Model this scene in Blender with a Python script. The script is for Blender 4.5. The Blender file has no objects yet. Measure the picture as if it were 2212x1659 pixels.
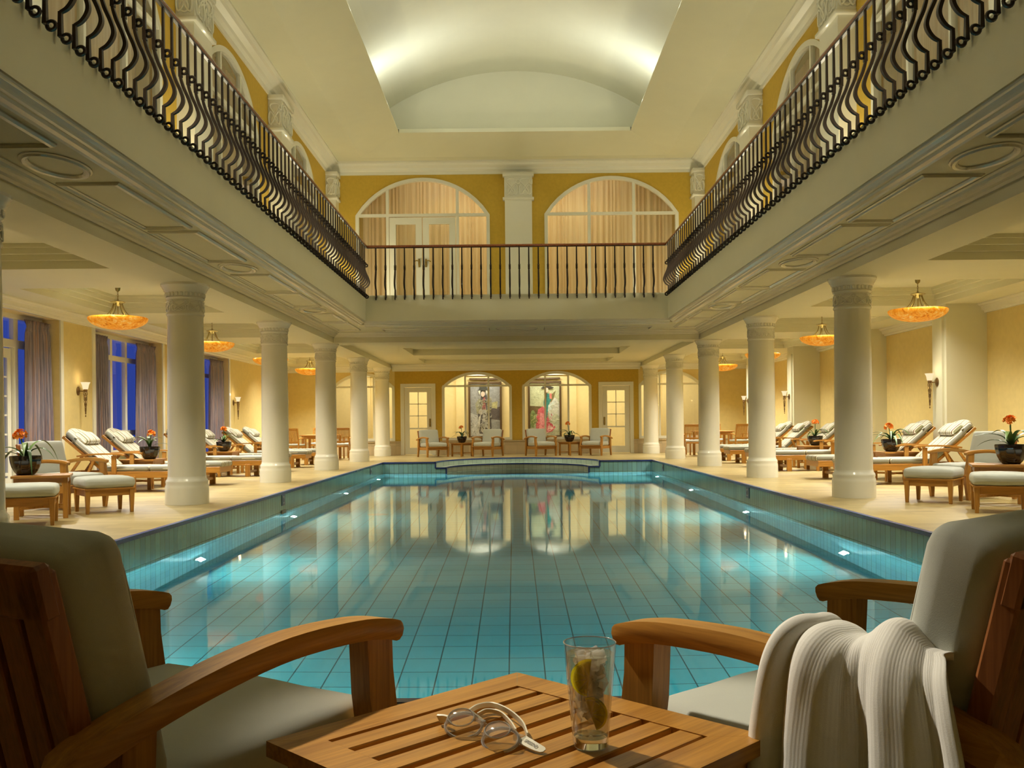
import bpy, bmesh, math, random
from mathutils import Vector, Matrix, Euler
R = math.radians
PI = math.pi
scene = bpy.context.scene
COL = scene.collection
random.seed(7)

# ------------------------------------------------------------------ mesh kit
class MB:
    def __init__(s):
        s.bm = bmesh.new(); s.mi = 0
    def face(s, vs):
        try:
            f = s.bm.faces.new(vs); f.material_index = s.mi; return f
        except ValueError:
            return None
    def poly(s, pts):
        return s.face([s.bm.verts.new(Vector(p)) for p in pts])
    def box(s, c, d, M=None, bev=0.0, taper=None, seg=1):
        """c centre, d full size; taper=(fx,fy) scale of the bottom"""
        hx, hy, hz = d[0]/2, d[1]/2, d[2]/2
        vs = []
        for z in (-1, 1):
            for x, y in ((-1, -1), (1, -1), (1, 1), (-1, 1)):
                fx = fy = 1
                if taper and z == -1: fx, fy = taper
                p = Vector((x*hx*fx, y*hy*fy, z*hz)) + Vector(c)
                if M: p = M @ p
                vs.append(s.bm.verts.new(p))
        q = [(3, 2, 1, 0), (4, 5, 6, 7), (0, 1, 5, 4), (1, 2, 6, 5), (2, 3, 7, 6), (3, 0, 4, 7)]
        fs = [s.face([vs[i] for i in f]) for f in q]
        if bev > 0:
            es = list({e for f in fs for e in f.edges})
            r = bmesh.ops.bevel(s.bm, geom=es, offset=bev, segments=seg, affect='EDGES', profile=0.5)
            for f in r['faces']: f.material_index = s.mi
        return s
    def bar(s, a, b, w, h, bev=0.0, up=Vector((0, 0, 1))):
        """box from a to b, w across, h along up"""
        a = Vector(a); b = Vector(b); d = (b-a); L = d.length; y = d.normalized()
        x = y.cross(up).normalized(); z = x.cross(y)
        M = Matrix((x, y, z)).transposed().to_4x4(); M.translation = (a+b)/2
        return s.box((0, 0, 0), (w, L, h), M, bev)
    def tube(s, pts, r, n=8, cap=True, closed=False, flat=1.0, ref=None):
        pts = [Vector(p) for p in pts]; N = len(pts)
        rr = r if isinstance(r, (list, tuple)) else [r]*N
        rings = []; prev = None
        for i, p in enumerate(pts):
            if closed: t = pts[(i+1) % N]-pts[i-1]
            elif i == 0: t = pts[1]-p
            elif i == N-1: t = p-pts[i-1]
            else: t = pts[i+1]-pts[i-1]
            t = t.normalized() if t.length > 1e-9 else Vector((0, 0, 1))
            if ref is not None: u = Vector(ref)
            elif prev is None: u = Vector((0, 0, 1)) if abs(t.z) < .9 else Vector((1, 0, 0))
            else: u = prev
            x = u - t*u.dot(t)
            if x.length < 1e-6: x = Vector((1, 0, 0)).cross(t)
            x.normalize(); y = t.cross(x); prev = x
            rings.append([s.bm.verts.new(p + x*math.cos(2*PI*k/n)*rr[i] + y*math.sin(2*PI*k/n)*rr[i]*flat) for k in range(n)])
        M = N if closed else N-1
        for i in range(M):
            A = rings[i]; B = rings[(i+1) % N]
            for k in range(n): s.face([A[k], A[(k+1) % n], B[(k+1) % n], B[k]])
        if cap and not closed:
            s.face(rings[0][::-1]); s.face(rings[-1])
        return s
    def sweep(s, pts, prof, ref=(0, 0, 1), closed=False, cap=True, sc=None):
        """sweep a 2d profile [(side,up)] along pts with scale 1"""
        pts = [Vector(p) for p in pts]; N = len(pts); rings = []
        for i, p in enumerate(pts):
            if closed: t = pts[(i+1) % N]-pts[i-1]
            elif i == 0: t = pts[1]-p
            elif i == N-1: t = p-pts[i-1]
            else: t = pts[i+1]-pts[i-1]
            t.normalize(); u = Vector(ref); x = t.cross(u)
            if x.length < 1e-6: x = Vector((1, 0, 0))
            x.normalize(); z = x.cross(t)
            q = sc[i] if sc else 1; rings.append([s.bm.verts.new(p + x*a*q + z*b*q) for a, b in prof])
        n = len(prof)
        for i in range(N if closed else N-1):
            A = rings[i]; B = rings[(i+1) % N]
            for k in range(n): s.face([A[k], A[(k+1) % n], B[(k+1) % n], B[k]])
        if cap and not closed:
            s.face(rings[0][::-1]); s.face(rings[-1])
        return s
    def lathe(s, prof, c=(0, 0, 0), n=24, flute=0, famp=0.0, capb=True, capt=True, M=None):
        rings = []
        for r, z in prof:
            ring = []
            for k in range(n):
                a = 2*PI*k/n; q = r*(1 + (famp*abs(math.sin(a*flute/2)) if flute else 0))
                p = Vector((c[0]+q*math.cos(a), c[1]+q*math.sin(a), c[2]+z))
                if M: p = M @ p
                ring.append(s.bm.verts.new(p))
            rings.append(ring)
        for A, B in zip(rings, rings[1:]):
            for k in range(n): s.face([A[k], A[(k+1) % n], B[(k+1) % n], B[k]])
        if capb: s.face(rings[0][::-1])
        if capt: s.face(rings[-1])
        return s
    def prism(s, poly, z0, z1, M=None):
        T = (lambda p: M @ Vector(p)) if M else Vector
        a = [s.bm.verts.new(T((x, y, z0))) for x, y in poly]
        b = [s.bm.verts.new(T((x, y, z1))) for x, y in poly]
        n = len(poly)
        s.face(a[::-1]); s.face(b)
        for k in range(n): s.face([a[k], a[(k+1) % n], b[(k+1) % n], b[k]])
        return s
    def cushion(s, c, d, r=0.04, puff=0.02, M=None, n=9, wob=0.0, crown=None):
        """rounded, slightly puffed box"""
        hx, hy, hz = d[0]/2, d[1]/2, d[2]/2
        r = min(r, hx, hy, hz)
        cache = {}
        def vert(i, j, k, nx, ny, nz):
            key = (i, j, k)
            if key in cache: return cache[key]
            def coord(t, n_, h):
                # three close rows round each edge, the rest spread evenly
                ends = (0, .12, .42, 1.0)
                if t <= 3: return -h + r*ends[t]
                if t >= n_-3: return h - r*ends[n_-t]
                return (-h+r) + (2*h-2*r)*(t-3)/(n_-6)
            x = coord(i, nx, hx); y = coord(j, ny, hy); z = coord(k, nz, hz)
            q = Vector((max(-hx+r, min(hx-r, x)), max(-hy+r, min(hy-r, y)), max(-hz+r, min(hz-r, z))))
            dv = Vector((x, y, z))-q
            if dv.length > 1e-6: p = q + dv.normalized()*r
            else: p = Vector((x, y, z))
            fx = max(0, 1-(p.x/hx)**2); fy = max(0, 1-(p.y/hy)**2); fz = max(0, 1-(p.z/hz)**2)
            p.z += math.copysign(puff*(fx*fy)**.6, p.z) if abs(p.z) > hz*.3 else 0
            p.x += math.copysign(puff*.5*fz*fy, p.x) if abs(p.x) > hx*.6 else 0
            p.y += math.copysign(puff*.5*fz*fx, p.y) if abs(p.y) > hy*.6 else 0
            if crown: p = crown(p)
            if wob:
                p += Vector((math.sin(p.y*23+p.z*31), math.sin(p.x*29+p.z*17), math.sin(p.x*19+p.y*27)))*wob
            p = p + Vector(c)
            if M: p = M @ p
            v = s.bm.verts.new(p); cache[key] = v; return v
        nx = ny = nz = n+4
        def g(a, b, f):
            for i in range(a):
                for j in range(b):
                    s.face([f(i, j), f(i+1, j), f(i+1, j+1), f(i, j+1)])
        V = lambda i, j, k: vert(i, j, k, nx, ny, nz)
        g(nx, ny, lambda i, j: V(i, j, nz)); g(nx, ny, lambda i, j: V(i, ny-j, 0))
        g(nx, nz, lambda i, j: V(i, 0, j)); g(nx, nz, lambda i, j: V(i, ny, nz-j))
        g(ny, nz, lambda i, j: V(nx, i, j)); g(ny, nz, lambda i, j: V(0, i, nz-j))
        return s
    def build(s, name, mat, parent=None, smooth=40, recalc=True):
        if recalc: bmesh.ops.recalc_face_normals(s.bm, faces=s.bm.faces[:])
        me = bpy.data.meshes.new(name); s.bm.to_mesh(me); s.bm.free()
        for m in (mat if isinstance(mat, (list, tuple)) else [mat]): me.materials.append(m)
        if smooth:
            me.shade_smooth()
            if smooth < 180:
                try: me.set_sharp_from_angle(angle=R(smooth))
                except Exception: pass
        o = bpy.data.objects.new(name, me); COL.objects.link(o)
        if parent is not None: o.parent = parent
        return o

def tag(o, label=None, cat=None, group=None, kind=None):
    if label: o['label'] = label
    if cat: o['category'] = cat
    if group: o['group'] = group
    if kind: o['kind'] = kind
    return o
def struct(o, label=None, cat=None):
    o['kind'] = 'structure'
    if label: o['label'] = label
    if cat: o['category'] = cat
    return o
def empty(name, loc=(0, 0, 0), rz=0.0):
    o = bpy.data.objects.new(name, None); COL.objects.link(o)
    o.empty_display_size = .1; o.location = loc; o.rotation_euler = (0, 0, rz); return o
def copy_tree(o, parent=None):
    c = o.copy(); COL.objects.link(c)
    if parent is not None: c.parent = parent
    for ch in list(o.children): copy_tree(ch, c)
    return c
def circ(cx, cy, rx, ry, n=24, a0=0, a1=2*PI, full=True):
    m = n if full else n-1
    return [(cx+rx*math.cos(a0+(a1-a0)*k/m), cy+ry*math.sin(a0+(a1-a0)*k/m)) for k in range(n)]
def bez(p, n=12):
    """Catmull-Rom through points"""
    P = [Vector(q) for q in p]; P = [P[0]*2-P[1]]+P+[P[-1]*2-P[-2]]; out = []
    for i in range(1, len(P)-2):
        for k in range(n):
            t = k/n; a, b, c, d = P[i-1], P[i], P[i+1], P[i+2]
            out.append(.5*((2*b)+(c-a)*t+(2*a-5*b+4*c-d)*t*t+(3*b-a-3*c+d)*t**3))
    out.append(P[-2]); return out

# ------------------------------------------------------------------ materials
def newmat(name):
    m = bpy.data.materials.new(name); m.use_nodes = True
    nt = m.node_tree; nt.nodes.clear()
    return m, nt, nt.nodes.new('ShaderNodeOutputMaterial')
def L(nt, a, b): nt.links.new(a, b)
def mixc(nt, fac, c1, c2, blend='MIX'):
    n = nt.nodes.new('ShaderNodeMix'); n.data_type = 'RGBA'; n.blend_type = blend
    if hasattr(fac, 'links') or not isinstance(fac, (int, float)): L(nt, fac, n.inputs[0])
    else: n.inputs[0].default_value = fac
    for i, c in ((6, c1), (7, c2)):
        if isinstance(c, (tuple, list)): n.inputs[i].default_value = (*c[:3], 1)
        else: L(nt, c, n.inputs[i])
    return n.outputs[2]
def coords(nt, scale=(1, 1, 1), rot=(0, 0, 0), kind='Object'):
    t = nt.nodes.new('ShaderNodeTexCoord'); m = nt.nodes.new('ShaderNodeMapping')
    L(nt, t.outputs[kind], m.inputs[0]); m.inputs['Scale'].default_value = scale; m.inputs['Rotation'].default_value = rot
    return m.outputs[0]
def noise(nt, vec, scale=5, detail=3, rough=.5, dist=0):
    n = nt.nodes.new('ShaderNodeTexNoise'); n.inputs['Scale'].default_value = scale
    n.inputs['Detail'].default_value = detail; n.inputs['Roughness'].default_value = rough
    n.inputs['Distortion'].default_value = dist
    L(nt, vec, n.inputs['Vector']); return n.outputs['Fac']
def ramp(nt, fac, stops, interp='LINEAR'):
    n = nt.nodes.new('ShaderNodeValToRGB'); cr = n.color_ramp; cr.interpolation = interp
    while len(cr.elements) < len(stops): cr.elements.new(.5)
    for e, (p, c) in zip(cr.elements, stops):
        e.position = p; e.color = (*c, 1) if len(c) == 3 else c
    L(nt, fac, n.inputs[0]); return n.outputs[0]
def bsdf(nt, out, col, rough=.5, spec=.5, metal=0, bump=None, bstr=.2, bdist=.01, **kw):
    b = nt.nodes.new('ShaderNodeBsdfPrincipled')
    if isinstance(col, (tuple, list)): b.inputs['Base Color'].default_value = (*col[:3], 1)
    else: L(nt, col, b.inputs['Base Color'])
    if isinstance(rough, (int, float)): b.inputs['Roughness'].default_value = rough
    else: L(nt, rough, b.inputs['Roughness'])
    b.inputs['Specular IOR Level'].default_value = spec; b.inputs['Metallic'].default_value = metal
    for k, v in kw.items(): b.inputs[k.replace('_', ' ')].default_value = v
    if bump is not None:
        bp = nt.nodes.new('ShaderNodeBump'); bp.inputs['Strength'].default_value = bstr; bp.inputs['Distance'].default_value = bdist
        L(nt, bump, bp.inputs['Height']); L(nt, bp.outputs[0], b.inputs['Normal'])
    L(nt, b.outputs[0], out.inputs[0]); return b
def mat_plain(name, col, rough=.5, spec=.5, metal=0, var=.06, vs=3, **kw):
    m, nt, out = newmat(name)
    n = noise(nt, coords(nt), vs, 3)
    c = mixc(nt, n, tuple(x*(1-var) for x in col), tuple(min(1, x*(1+var)) for x in col))
    bsdf(nt, out, c, rough, spec, metal, **kw); return m
def mat_wood(name, axis, c1=(.50, .24, .045), c2=(.31, .125, .02), rough=.34):
    m, nt, out = newmat(name)
    sc = [30, 30, 30]; sc[axis] = 1.6
    v = coords(nt, sc)
    n1 = noise(nt, v, 1.3, 5, .65, .6)
    sc2 = [160, 160, 160]; sc2[axis] = 5
    n2 = noise(nt, coords(nt, sc2), 1, 2)
    c = ramp(nt, n1, [(.28, c2), (.5, c1), (.74, tuple(min(1, x*1.25) for x in c1))])
    c = mixc(nt, ramp(nt, n2, [(.35, (0, 0, 0)), (.7, (.35, .35, .35))]), c, tuple(x*.6 for x in c2))
    bsdf(nt, out, c, rough, .45, bump=n2, bstr=.08, bdist=.002); return m
def mat_fabric(name, col, var=.08, weave=900, rough=.9, bstr=.25):
    m, nt, out = newmat(name)
    v = coords(nt); n = noise(nt, v, 12, 4)
    w = noise(nt, v, weave, 2)
    c = mixc(nt, n, tuple(x*(1-var) for x in col), tuple(min(1, x*(1+var)) for x in col))
    c = mixc(nt, w, tuple(x*.80 for x in col), c)
    b = bsdf(nt, out, c, rough, .25, bump=w, bstr=bstr, bdist=.001)
    b.inputs['Sheen Weight'].default_value = .15
    return m
def mat_stripes(name):
    m, nt, out = newmat(name)
    t = nt.nodes.new('ShaderNodeTexCoord'); sp = nt.nodes.new('ShaderNodeSeparateXYZ'); L(nt, t.outputs['Object'], sp.inputs[0])
    a = nt.nodes.new('ShaderNodeMath'); a.operation = 'MULTIPLY_ADD'; a.inputs[1].default_value = 1/.205; a.inputs[2].default_value = 10.1
    L(nt, sp.outputs['Y'], a.inputs[0])
    f = nt.nodes.new('ShaderNodeMath'); f.operation = 'FRACT'; L(nt, a.outputs[0], f.inputs[0])
    W = (.62, .60, .50); G = (.19, .18, .09); B = (.15, .07, .035); K = (.30, .30, .26)
    c = ramp(nt, f.outputs[0], [(0, W), (.14, G), (.25, W), (.36, B), (.42, W), (.50, K), (.63, W), (.72, B), (.78, G), (.88, W), (.94, B)], 'CONSTANT')
    w = noise(nt, t.outputs['Object'], 700, 2)
    c = mixc(nt, w, mixc(nt, .25, c, (.2, .18, .12)), c)
    bsdf(nt, out, c, .9, .2, bump=w, bstr=.15, bdist=.001); return m
def mat_tiles(name, base, grout, tw, th, axes, off=(0, 0), var=.12, rough=.18, gw=.006, stagger=0.0, spec=.5, base2=None):
    """axes: which two world axes map to brick x and y"""
    m, nt, out = newmat(name)
    g = nt.nodes.new('ShaderNodeNewGeometry'); sp = nt.nodes.new('ShaderNodeSeparateXYZ'); L(nt, g.outputs['Position'], sp.inputs[0])
    cb = nt.nodes.new('ShaderNodeCombineXYZ')
    for i in range(2):
        a = nt.nodes.new('ShaderNodeMath'); a.operation = 'ADD'; a.inputs[1].default_value = off[i]
        L(nt, sp.outputs[axes[i]], a.inputs[0]); L(nt, a.outputs[0], cb.inputs[i])
    b = nt.nodes.new('ShaderNodeTexBrick'); L(nt, cb.outputs[0], b.inputs['Vector'])
    b.offset = stagger; b.inputs['Scale'].default_value = 1; b.inputs['Mortar Size'].default_value = gw/2
    b.inputs['Mortar Smooth'].default_value = .1; b.inputs['Brick Width'].default_value = tw; b.inputs['Row Height'].default_value = th
    b.inputs['Color1'].default_value = (*[x*(1-var) for x in base], 1); b.inputs['Color2'].default_value = (*[min(1, x*(1+var)) for x in (base2 or base)], 1)
    b.inputs['Mortar'].default_value = (*grout, 1)
    n = noise(nt, g.outputs['Position'], 6, 4)
    c = mixc(nt, n, mixc(nt, .12, b.outputs['Color'], (0, 0, 0)), b.outputs['Color'])
    inv = nt.nodes.new('ShaderNodeMath'); inv.operation = 'SUBTRACT'; inv.inputs[0].default_value = 1; L(nt, b.outputs['Fac'], inv.inputs[1])
    bsdf(nt, out, c, rough, spec, bump=inv.outputs[0], bstr=.25, bdist=.003); return m
def mat_emit(name, col, s):
    m, nt, out = newmat(name); e = nt.nodes.new('ShaderNodeEmission'); e.inputs[0].default_value = (*col, 1); e.inputs[1].default_value = s
    L(nt, e.outputs[0], out.inputs[0]); return m
def mat_thin(name, tint=(1, 1, 1), ior=1.45, rough=.02, extra=0.0, body=(.9, .9, .9), bw=0.0, spread=None):
    """thin clear sheet: transparent + fresnel gloss (+ a little milky body)"""
    m, nt, out = newmat(name)
    tr = nt.nodes.new('ShaderNodeBsdfTransparent'); tr.inputs[0].default_value = (*tint, 1)
    gl = nt.nodes.new('ShaderNodeBsdfGlossy'); gl.inputs['Roughness'].default_value = rough
    lw = nt.nodes.new('ShaderNodeLayerWeight'); lw.inputs[0].default_value = .5
    pw = nt.nodes.new('ShaderNodeMath'); pw.operation = 'POWER'; pw.inputs[1].default_value = 4.2; L(nt, lw.outputs['Facing'], pw.inputs[0])
    f0 = ((ior-1)/(ior+1))**2; fr = nt.nodes.new('ShaderNodeMath'); fr.operation = 'MULTIPLY_ADD'; fr.inputs[1].default_value = 1-f0; fr.inputs[2].default_value = f0; L(nt, pw.outputs[0], fr.inputs[0])
    ad = nt.nodes.new('ShaderNodeMath'); ad.operation = 'ADD'; ad.inputs[1].default_value = extra; ad.use_clamp = True
    L(nt, fr.outputs[0], ad.inputs[0])
    base = tr.outputs[0]
    if bw > 0:
        tl = nt.nodes.new('ShaderNodeBsdfDiffuse'); tl.inputs[0].default_value = (*body, 1)
        mx = nt.nodes.new('ShaderNodeMixShader'); mx.inputs[0].default_value = bw
        L(nt, base, mx.inputs[1]); L(nt, tl.outputs[0], mx.inputs[2]); base = mx.outputs[0]
    mx = nt.nodes.new('ShaderNodeMixShader'); L(nt, ad.outputs[0], mx.inputs[0]); L(nt, base, mx.inputs[1]); L(nt, gl.outputs[0], mx.inputs[2])
    L(nt, mx.outputs[0], out.inputs[0]); return m

M = {}
M['white'] = mat_plain('white_paint', (.84, .83, .73), .20, .5, var=.02)
M['cream'] = mat_plain('cream_plaster', (.76, .74, .56), .6, .3, var=.03)
M['yellow'] = mat_plain('yellow_wallcovering', (.78, .63, .28), .7, .25, var=.08, vs=9)
M['mustard'] = mat_plain('mustard_wallcovering', (.60, .40, .06), .7, .25, var=.12, vs=14)  # on the far wall this darker yellow carries the dim light
M['iron'] = mat_plain('wrought_iron', (.035, .022, .016), .42, .5, metal=.6, var=.3, vs=40)
M['rail'] = mat_wood('rail_mahogany', 1, (.32, .10, .03), (.16, .045, .014), .25)
M['teak0'] = mat_wood('teak_x', 0); M['teak1'] = mat_wood('teak_y', 1); M['teak2'] = mat_wood('teak_z', 2)
M['dteak'] = mat_wood('teak_dark', 2, (.34, .12, .035), (.18, .06, .015), .4)  # redder, darker teak; the shade on the chair backs is in this colour
M['grey'] = mat_fabric('sage_grey_fabric', (.40, .38, .27))
M['pale'] = mat_fabric('pale_grey_fabric', (.56, .58, .52))
M['corr'] = mat_plain('pale_yellow_wallcovering', (.84, .68, .36), .7, .25, var=.06, vs=9)
M['stripe'] = mat_stripes('striped_fabric')
M['stone'] = mat_tiles('travertine_deck', (.42, .325, .14), (.27, .195, .085), .60, .16, (0, 1), var=.10, rough=.34, gw=.004, stagger=.5, spec=.4, base2=(.47, .37, .175))
M['plinth'] = mat_tiles('limestone_plinth', (.62, .50, .32), (.45, .36, .22), .4, .3, (0, 2), var=.12, rough=.5)
TQ = (.40, .84, 1.0)
M['ptx'] = mat_tiles('pool_tile_ends', TQ, (.10, .22, .24), .125, .295, (0, 2), off=(.06, 0), var=.10, gw=.007)
M['pty'] = mat_tiles('pool_tile_sides', TQ, (.10, .22, .24), .125, .295, (1, 2), var=.10, gw=.007)
M['pfl'] = mat_tiles('pool_floor_tile', (.09, .50, .54), (.01, .08, .10), .25, .30, (0, 1), off=(.125, 0), var=.05, gw=.010)
M['coping'] = mat_plain('blue_edge_tile', (.05, .09, .34), .25, .5, var=.2, vs=20)
M['brass'] = mat_plain('antique_brass', (.34, .24, .07), .38, .5, metal=.8, var=.15, vs=30)
M['bronze'] = mat_plain('dark_bronze', (.22, .13, .05), .4, .5, metal=.8, var=.2, vs=30)
M['pot'] = mat_plain('black_glaze', (.012, .008, .007), .10, .7, var=.3, vs=20)
M['soil'] = mat_plain('soil', (.05, .03, .02), .9, .1, var=.4, vs=60)
M['leaf'] = mat_plain('leaf_green', (.06, .13, .035), .38, .5, var=.35, vs=18)
M['leaf2'] = mat_plain('leaf_green_light', (.13, .22, .05), .4, .5, var=.35, vs=18)
M['petal'] = mat_plain('orange_petal', (.95, .25, .02), .5, .3, var=.25, vs=60)
M['lampglass'] = mat_thin('window_glass', (.93, .95, .92), 1.45, .01)
M['chrome'] = mat_plain('steel', (.6, .6, .58), .25, .5, metal=1, var=.05)
M['darkmetal'] = mat_plain('grey_fitting', (.25, .23, .18), .5, .5, metal=.4)
M['frame'] = mat_wood('picture_frame', 2, (.10, .055, .02), (.05, .03, .012), .4)
def amber():
    m, nt, out = newmat('amber_alabaster')
    v = coords(nt); n = noise(nt, v, 9, 8, .72, 1.6)
    c = ramp(nt, n, [(.34, (.55, .12, .003)), (.46, (.95, .30, .012)), (.55, (1, .42, .04)), (.68, (1, .66, .22))])
    e = nt.nodes.new('ShaderNodeEmission'); L(nt, c, e.inputs[0]); e.inputs[1].default_value = .8
    d = nt.nodes.new('ShaderNodeBsdfPrincipled'); L(nt, c, d.inputs['Base Color']); d.inputs['Roughness'].default_value = .3
    a = nt.nodes.new('ShaderNodeMixShader'); a.inputs[0].default_value = .72; L(nt, d.outputs[0], a.inputs[1]); L(nt, e.outputs[0], a.inputs[2])
    L(nt, a.outputs[0], out.inputs[0]); return m
M['amber'] = amber()
M['frosted'] = mat_emit('frosted_lamp_glass', (1, .78, .45), 1.0)
M['bulb'] = mat_emit('bulb_glow', (1, .72, .35), 6)
M['poollamp'] = mat_emit('pool_lamp_lens', (.85, 1, 1), 14)
def curtain_mat():
    m, nt, out = newmat('striped_silk_curtain')
    n = noise(nt, coords(nt, (1, 1, .03)), 22, 4, .6)
    n2 = noise(nt, coords(nt, (1, 1, .02)), 60, 2)
    c = ramp(nt, n, [(.32, (.10, .06, .09)), (.43, (.27, .22, .27)), (.50, (.12, .12, .19)), (.57, (.30, .24, .29)), (.64, (.36, .20, .15)), (.72, (.14, .08, .12))])
    c = mixc(nt, n2, c, mixc(nt, .3, c, (.5, .45, .45)))
    bsdf(nt, out, c, .42, .4); return m
M['curtain'] = curtain_mat()
def sheer_mat():
    m, nt, out = newmat('peach_sheer')
    n = noise(nt, coords(nt, (1, 1, .02)), 14, 4, .7)
    c = ramp(nt, n, [(.3, (.66, .46, .28)), (.6, (.84, .70, .50))])
    d = nt.nodes.new('ShaderNodeBsdfDiffuse'); t = nt.nodes.new('ShaderNodeBsdfTranslucent'); tr = nt.nodes.new('ShaderNodeBsdfTransparent')
    L(nt, c, d.inputs[0]); L(nt, c, t.inputs[0])
    a = nt.nodes.new('ShaderNodeMixShader'); a.inputs[0].default_value = .5; L(nt, d.outputs[0], a.inputs[1]); L(nt, t.outputs[0], a.inputs[2])
    b = nt.nodes.new('ShaderNodeMixShader'); b.inputs[0].default_value = .22; L(nt, a.outputs[0], b.inputs[1]); L(nt, tr.outputs[0], b.inputs[2])
    L(nt, b.outputs[0], out.inputs[0]); return m
M['sheer'] = sheer_mat()
def water_mat():
    m, nt, out = newmat('pool_water')
    rf = nt.nodes.new('ShaderNodeBsdfRefraction'); rf.inputs['IOR'].default_value = 1.33; rf.inputs['Roughness'].default_value = 0
    rf.inputs['Color'].default_value = (.86, .99, .97, 1)
    gl = nt.nodes.new('ShaderNodeBsdfGlossy'); gl.inputs['Roughness'].default_value = .045
    gl.inputs['Color'].default_value = (.95, 1, 1, 1)
    fr = nt.nodes.new('ShaderNodeFresnel'); fr.inputs[0].default_value = 1.33
    v = coords(nt, (1, .35, 1)); n = noise(nt, v, 2.2, 2)
    bp = nt.nodes.new('ShaderNodeBump'); bp.inputs['Strength'].default_value = .06; bp.inputs['Distance'].default_value = .02
    L(nt, n, bp.inputs['Height'])
    L(nt, bp.outputs[0], gl.inputs['Normal'])
    mx = nt.nodes.new('ShaderNodeMixShader'); L(nt, fr.outputs[0], mx.inputs[0]); L(nt, rf.outputs[0], mx.inputs[1]); L(nt, gl.outputs[0], mx.inputs[2])
    L(nt, mx.outputs[0], out.inputs[0]); return m
M['water'] = water_mat()
# ================================================================== THE PLACE
CX = -.07                      # the camera stands a touch left of the pool axis
PX, PY0, PY1 = 3.60, 3.43, 25.3   # pool half width, near and far edge
WZ = -.32                      # water level
PF = -1.80                     # pool floor
YB = 31.3                      # far wall
XL, XR = -7.6, 7.9             # outer walls
YN = -3.2                      # wall behind the camera
COLS = [7.45, 12.35, 16.92, 21.5, 26.07, 30.65]
ZC = 2.95                      # lower perimeter ceiling

def quadbox(mb, x0, x1, y0, y1, z0, z1):
    mb.box(((x0+x1)/2, (y0+y1)/2, (z0+z1)/2), (abs(x1-x0), abs(y1-y0), abs(z1-z0)))
def ell(a, b, n=32, y0=PY1):
    return [(a*math.cos(PI*k/n), y0+b*math.sin(PI*k/n)) for k in range(n+1)]   # from +x over the far side to -x

# ---- floor
mb = MB()
for x0, x1, y0, y1 in ((XL-.4, -PX, YN, YB+.1), (PX, XR, YN, YB+.1), (-PX, PX, YN, PY0), (-PX, -2.2, PY1, YB+.1), (2.2, PX, PY1, YB+.1)):
    mb.poly([(x0, y0, 0), (x1, y0, 0), (x1, y1, 0), (x0, y1, 0)])
E1 = ell(2.2, 2.75)
for k in range(32):
    a, b = E1[k], E1[k+1]
    mb.poly([(b[0], b[1], 0), (a[0], a[1], 0), (a[0], YB+.1, 0), (b[0], YB+.1, 0)])
struct(mb.build('floor_deck', M['stone'], smooth=0, recalc=False), 'beige travertine deck around the pool', 'floor')

# ---- pool basin
mb = MB()
for s in (-1, 1):
    mb.poly([(s*PX, PY0, 0), (s*PX, PY1, 0), (s*PX, PY1, PF), (s*PX, PY0, PF)])
struct(mb.build('wall_pool_sides', M['pty'], smooth=0), 'turquoise tiled long walls of the pool', 'pool wall')
mb = MB()
mb.poly([(-PX, PY0, 0), (PX, PY0, 0), (PX, PY0, PF), (-PX, PY0, PF)])
for s in (-1, 1):
    mb.poly([(s*PX, PY1, 0), (s*2.2, PY1, 0), (s*2.2, PY1, PF), (s*PX, PY1, PF)])
    mb.poly([(s*2.2, PY1, -.15), (s*1.91, PY1, -.15), (s*1.91, PY1, PF), (s*2.2, PY1, PF)])
mb.poly([(-1.91, PY1, -.75), (1.91, PY1, -.75), (1.91, PY1, PF), (-1.91, PY1, PF)])
struct(mb.build('wall_pool_ends', M['ptx'], smooth=0), 'turquoise tiled end walls of the pool', 'pool wall')
mb = MB()
E2 = ell(1.91, 2.33)
for k in range(32):
    a, b, c, d = E1[k], E1[k+1], E2[k], E2[k+1]
    mb.poly([(a[0], a[1], 0), (b[0], b[1], 0), (b[0], b[1], -.15), (a[0], a[1], -.15)])
    mb.poly([(a[0], a[1], -.15), (b[0], b[1], -.15), (d[0], d[1], -.15), (c[0], c[1], -.15)])
    mb.poly([(c[0], c[1], -.15), (d[0], d[1], -.15), (d[0], d[1], -.75), (c[0], c[1], -.75)])
mb.poly([(x, y, -.75) for x, y in E2])
struct(mb.build('wall_pool_steps', mat_tiles('pool_step_tile', (.62, .78, .75), (.24, .38, .40), .125, .295, (0, 2), off=(.06, 0), var=.08, gw=.006), smooth=30), 'pale tiled curved entry steps at the far end of the pool', 'pool steps')
mb = MB(); mb.poly([(-PX, PY0, PF), (PX, PY0, PF), (PX, PY1, PF), (-PX, PY1, PF)])
struct(mb.build('floor_pool', M['pfl'], smooth=0), 'turquoise tiled pool floor with dark joints', 'pool floor')
mb = MB()
for s in (-1, 1):
    mb.box((s*(PX+.012), (PY0+PY1)/2, -.016), (.05, PY1-PY0, .040))
    quadbox(mb, min(s*PX, s*2.2), max(s*PX, s*2.2), PY1-.012, PY1+.03, -.036, .004)
    quadbox(mb, min(s*2.2, s*1.91), max(s*2.2, s*1.91), PY1-.012, PY1+.03, -.186, -.146)
    quadbox(mb, s*2.2-.02, s*2.2+.02, PY1-.012, PY1+.03, -.16, 0)
    quadbox(mb, s*1.91-.02, s*1.91+.02, PY1-.012, PY1+.03, -.36, -.16)
mb.box((0, PY0-.012, -.016), (2*PX, .05, .04))
prof = [(-.012, -.036), (.03, -.036), (.03, .004), (-.012, .004)]
mb.sweep([(x, y, 0) for x, y in E1], prof); mb.sweep([(x, y, -.15) for x, y in E2], prof)
struct(mb.build('trim_1', M['coping'], smooth=0), 'dark blue tiled edge of the pool', 'pool edge')
mb = MB()
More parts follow.
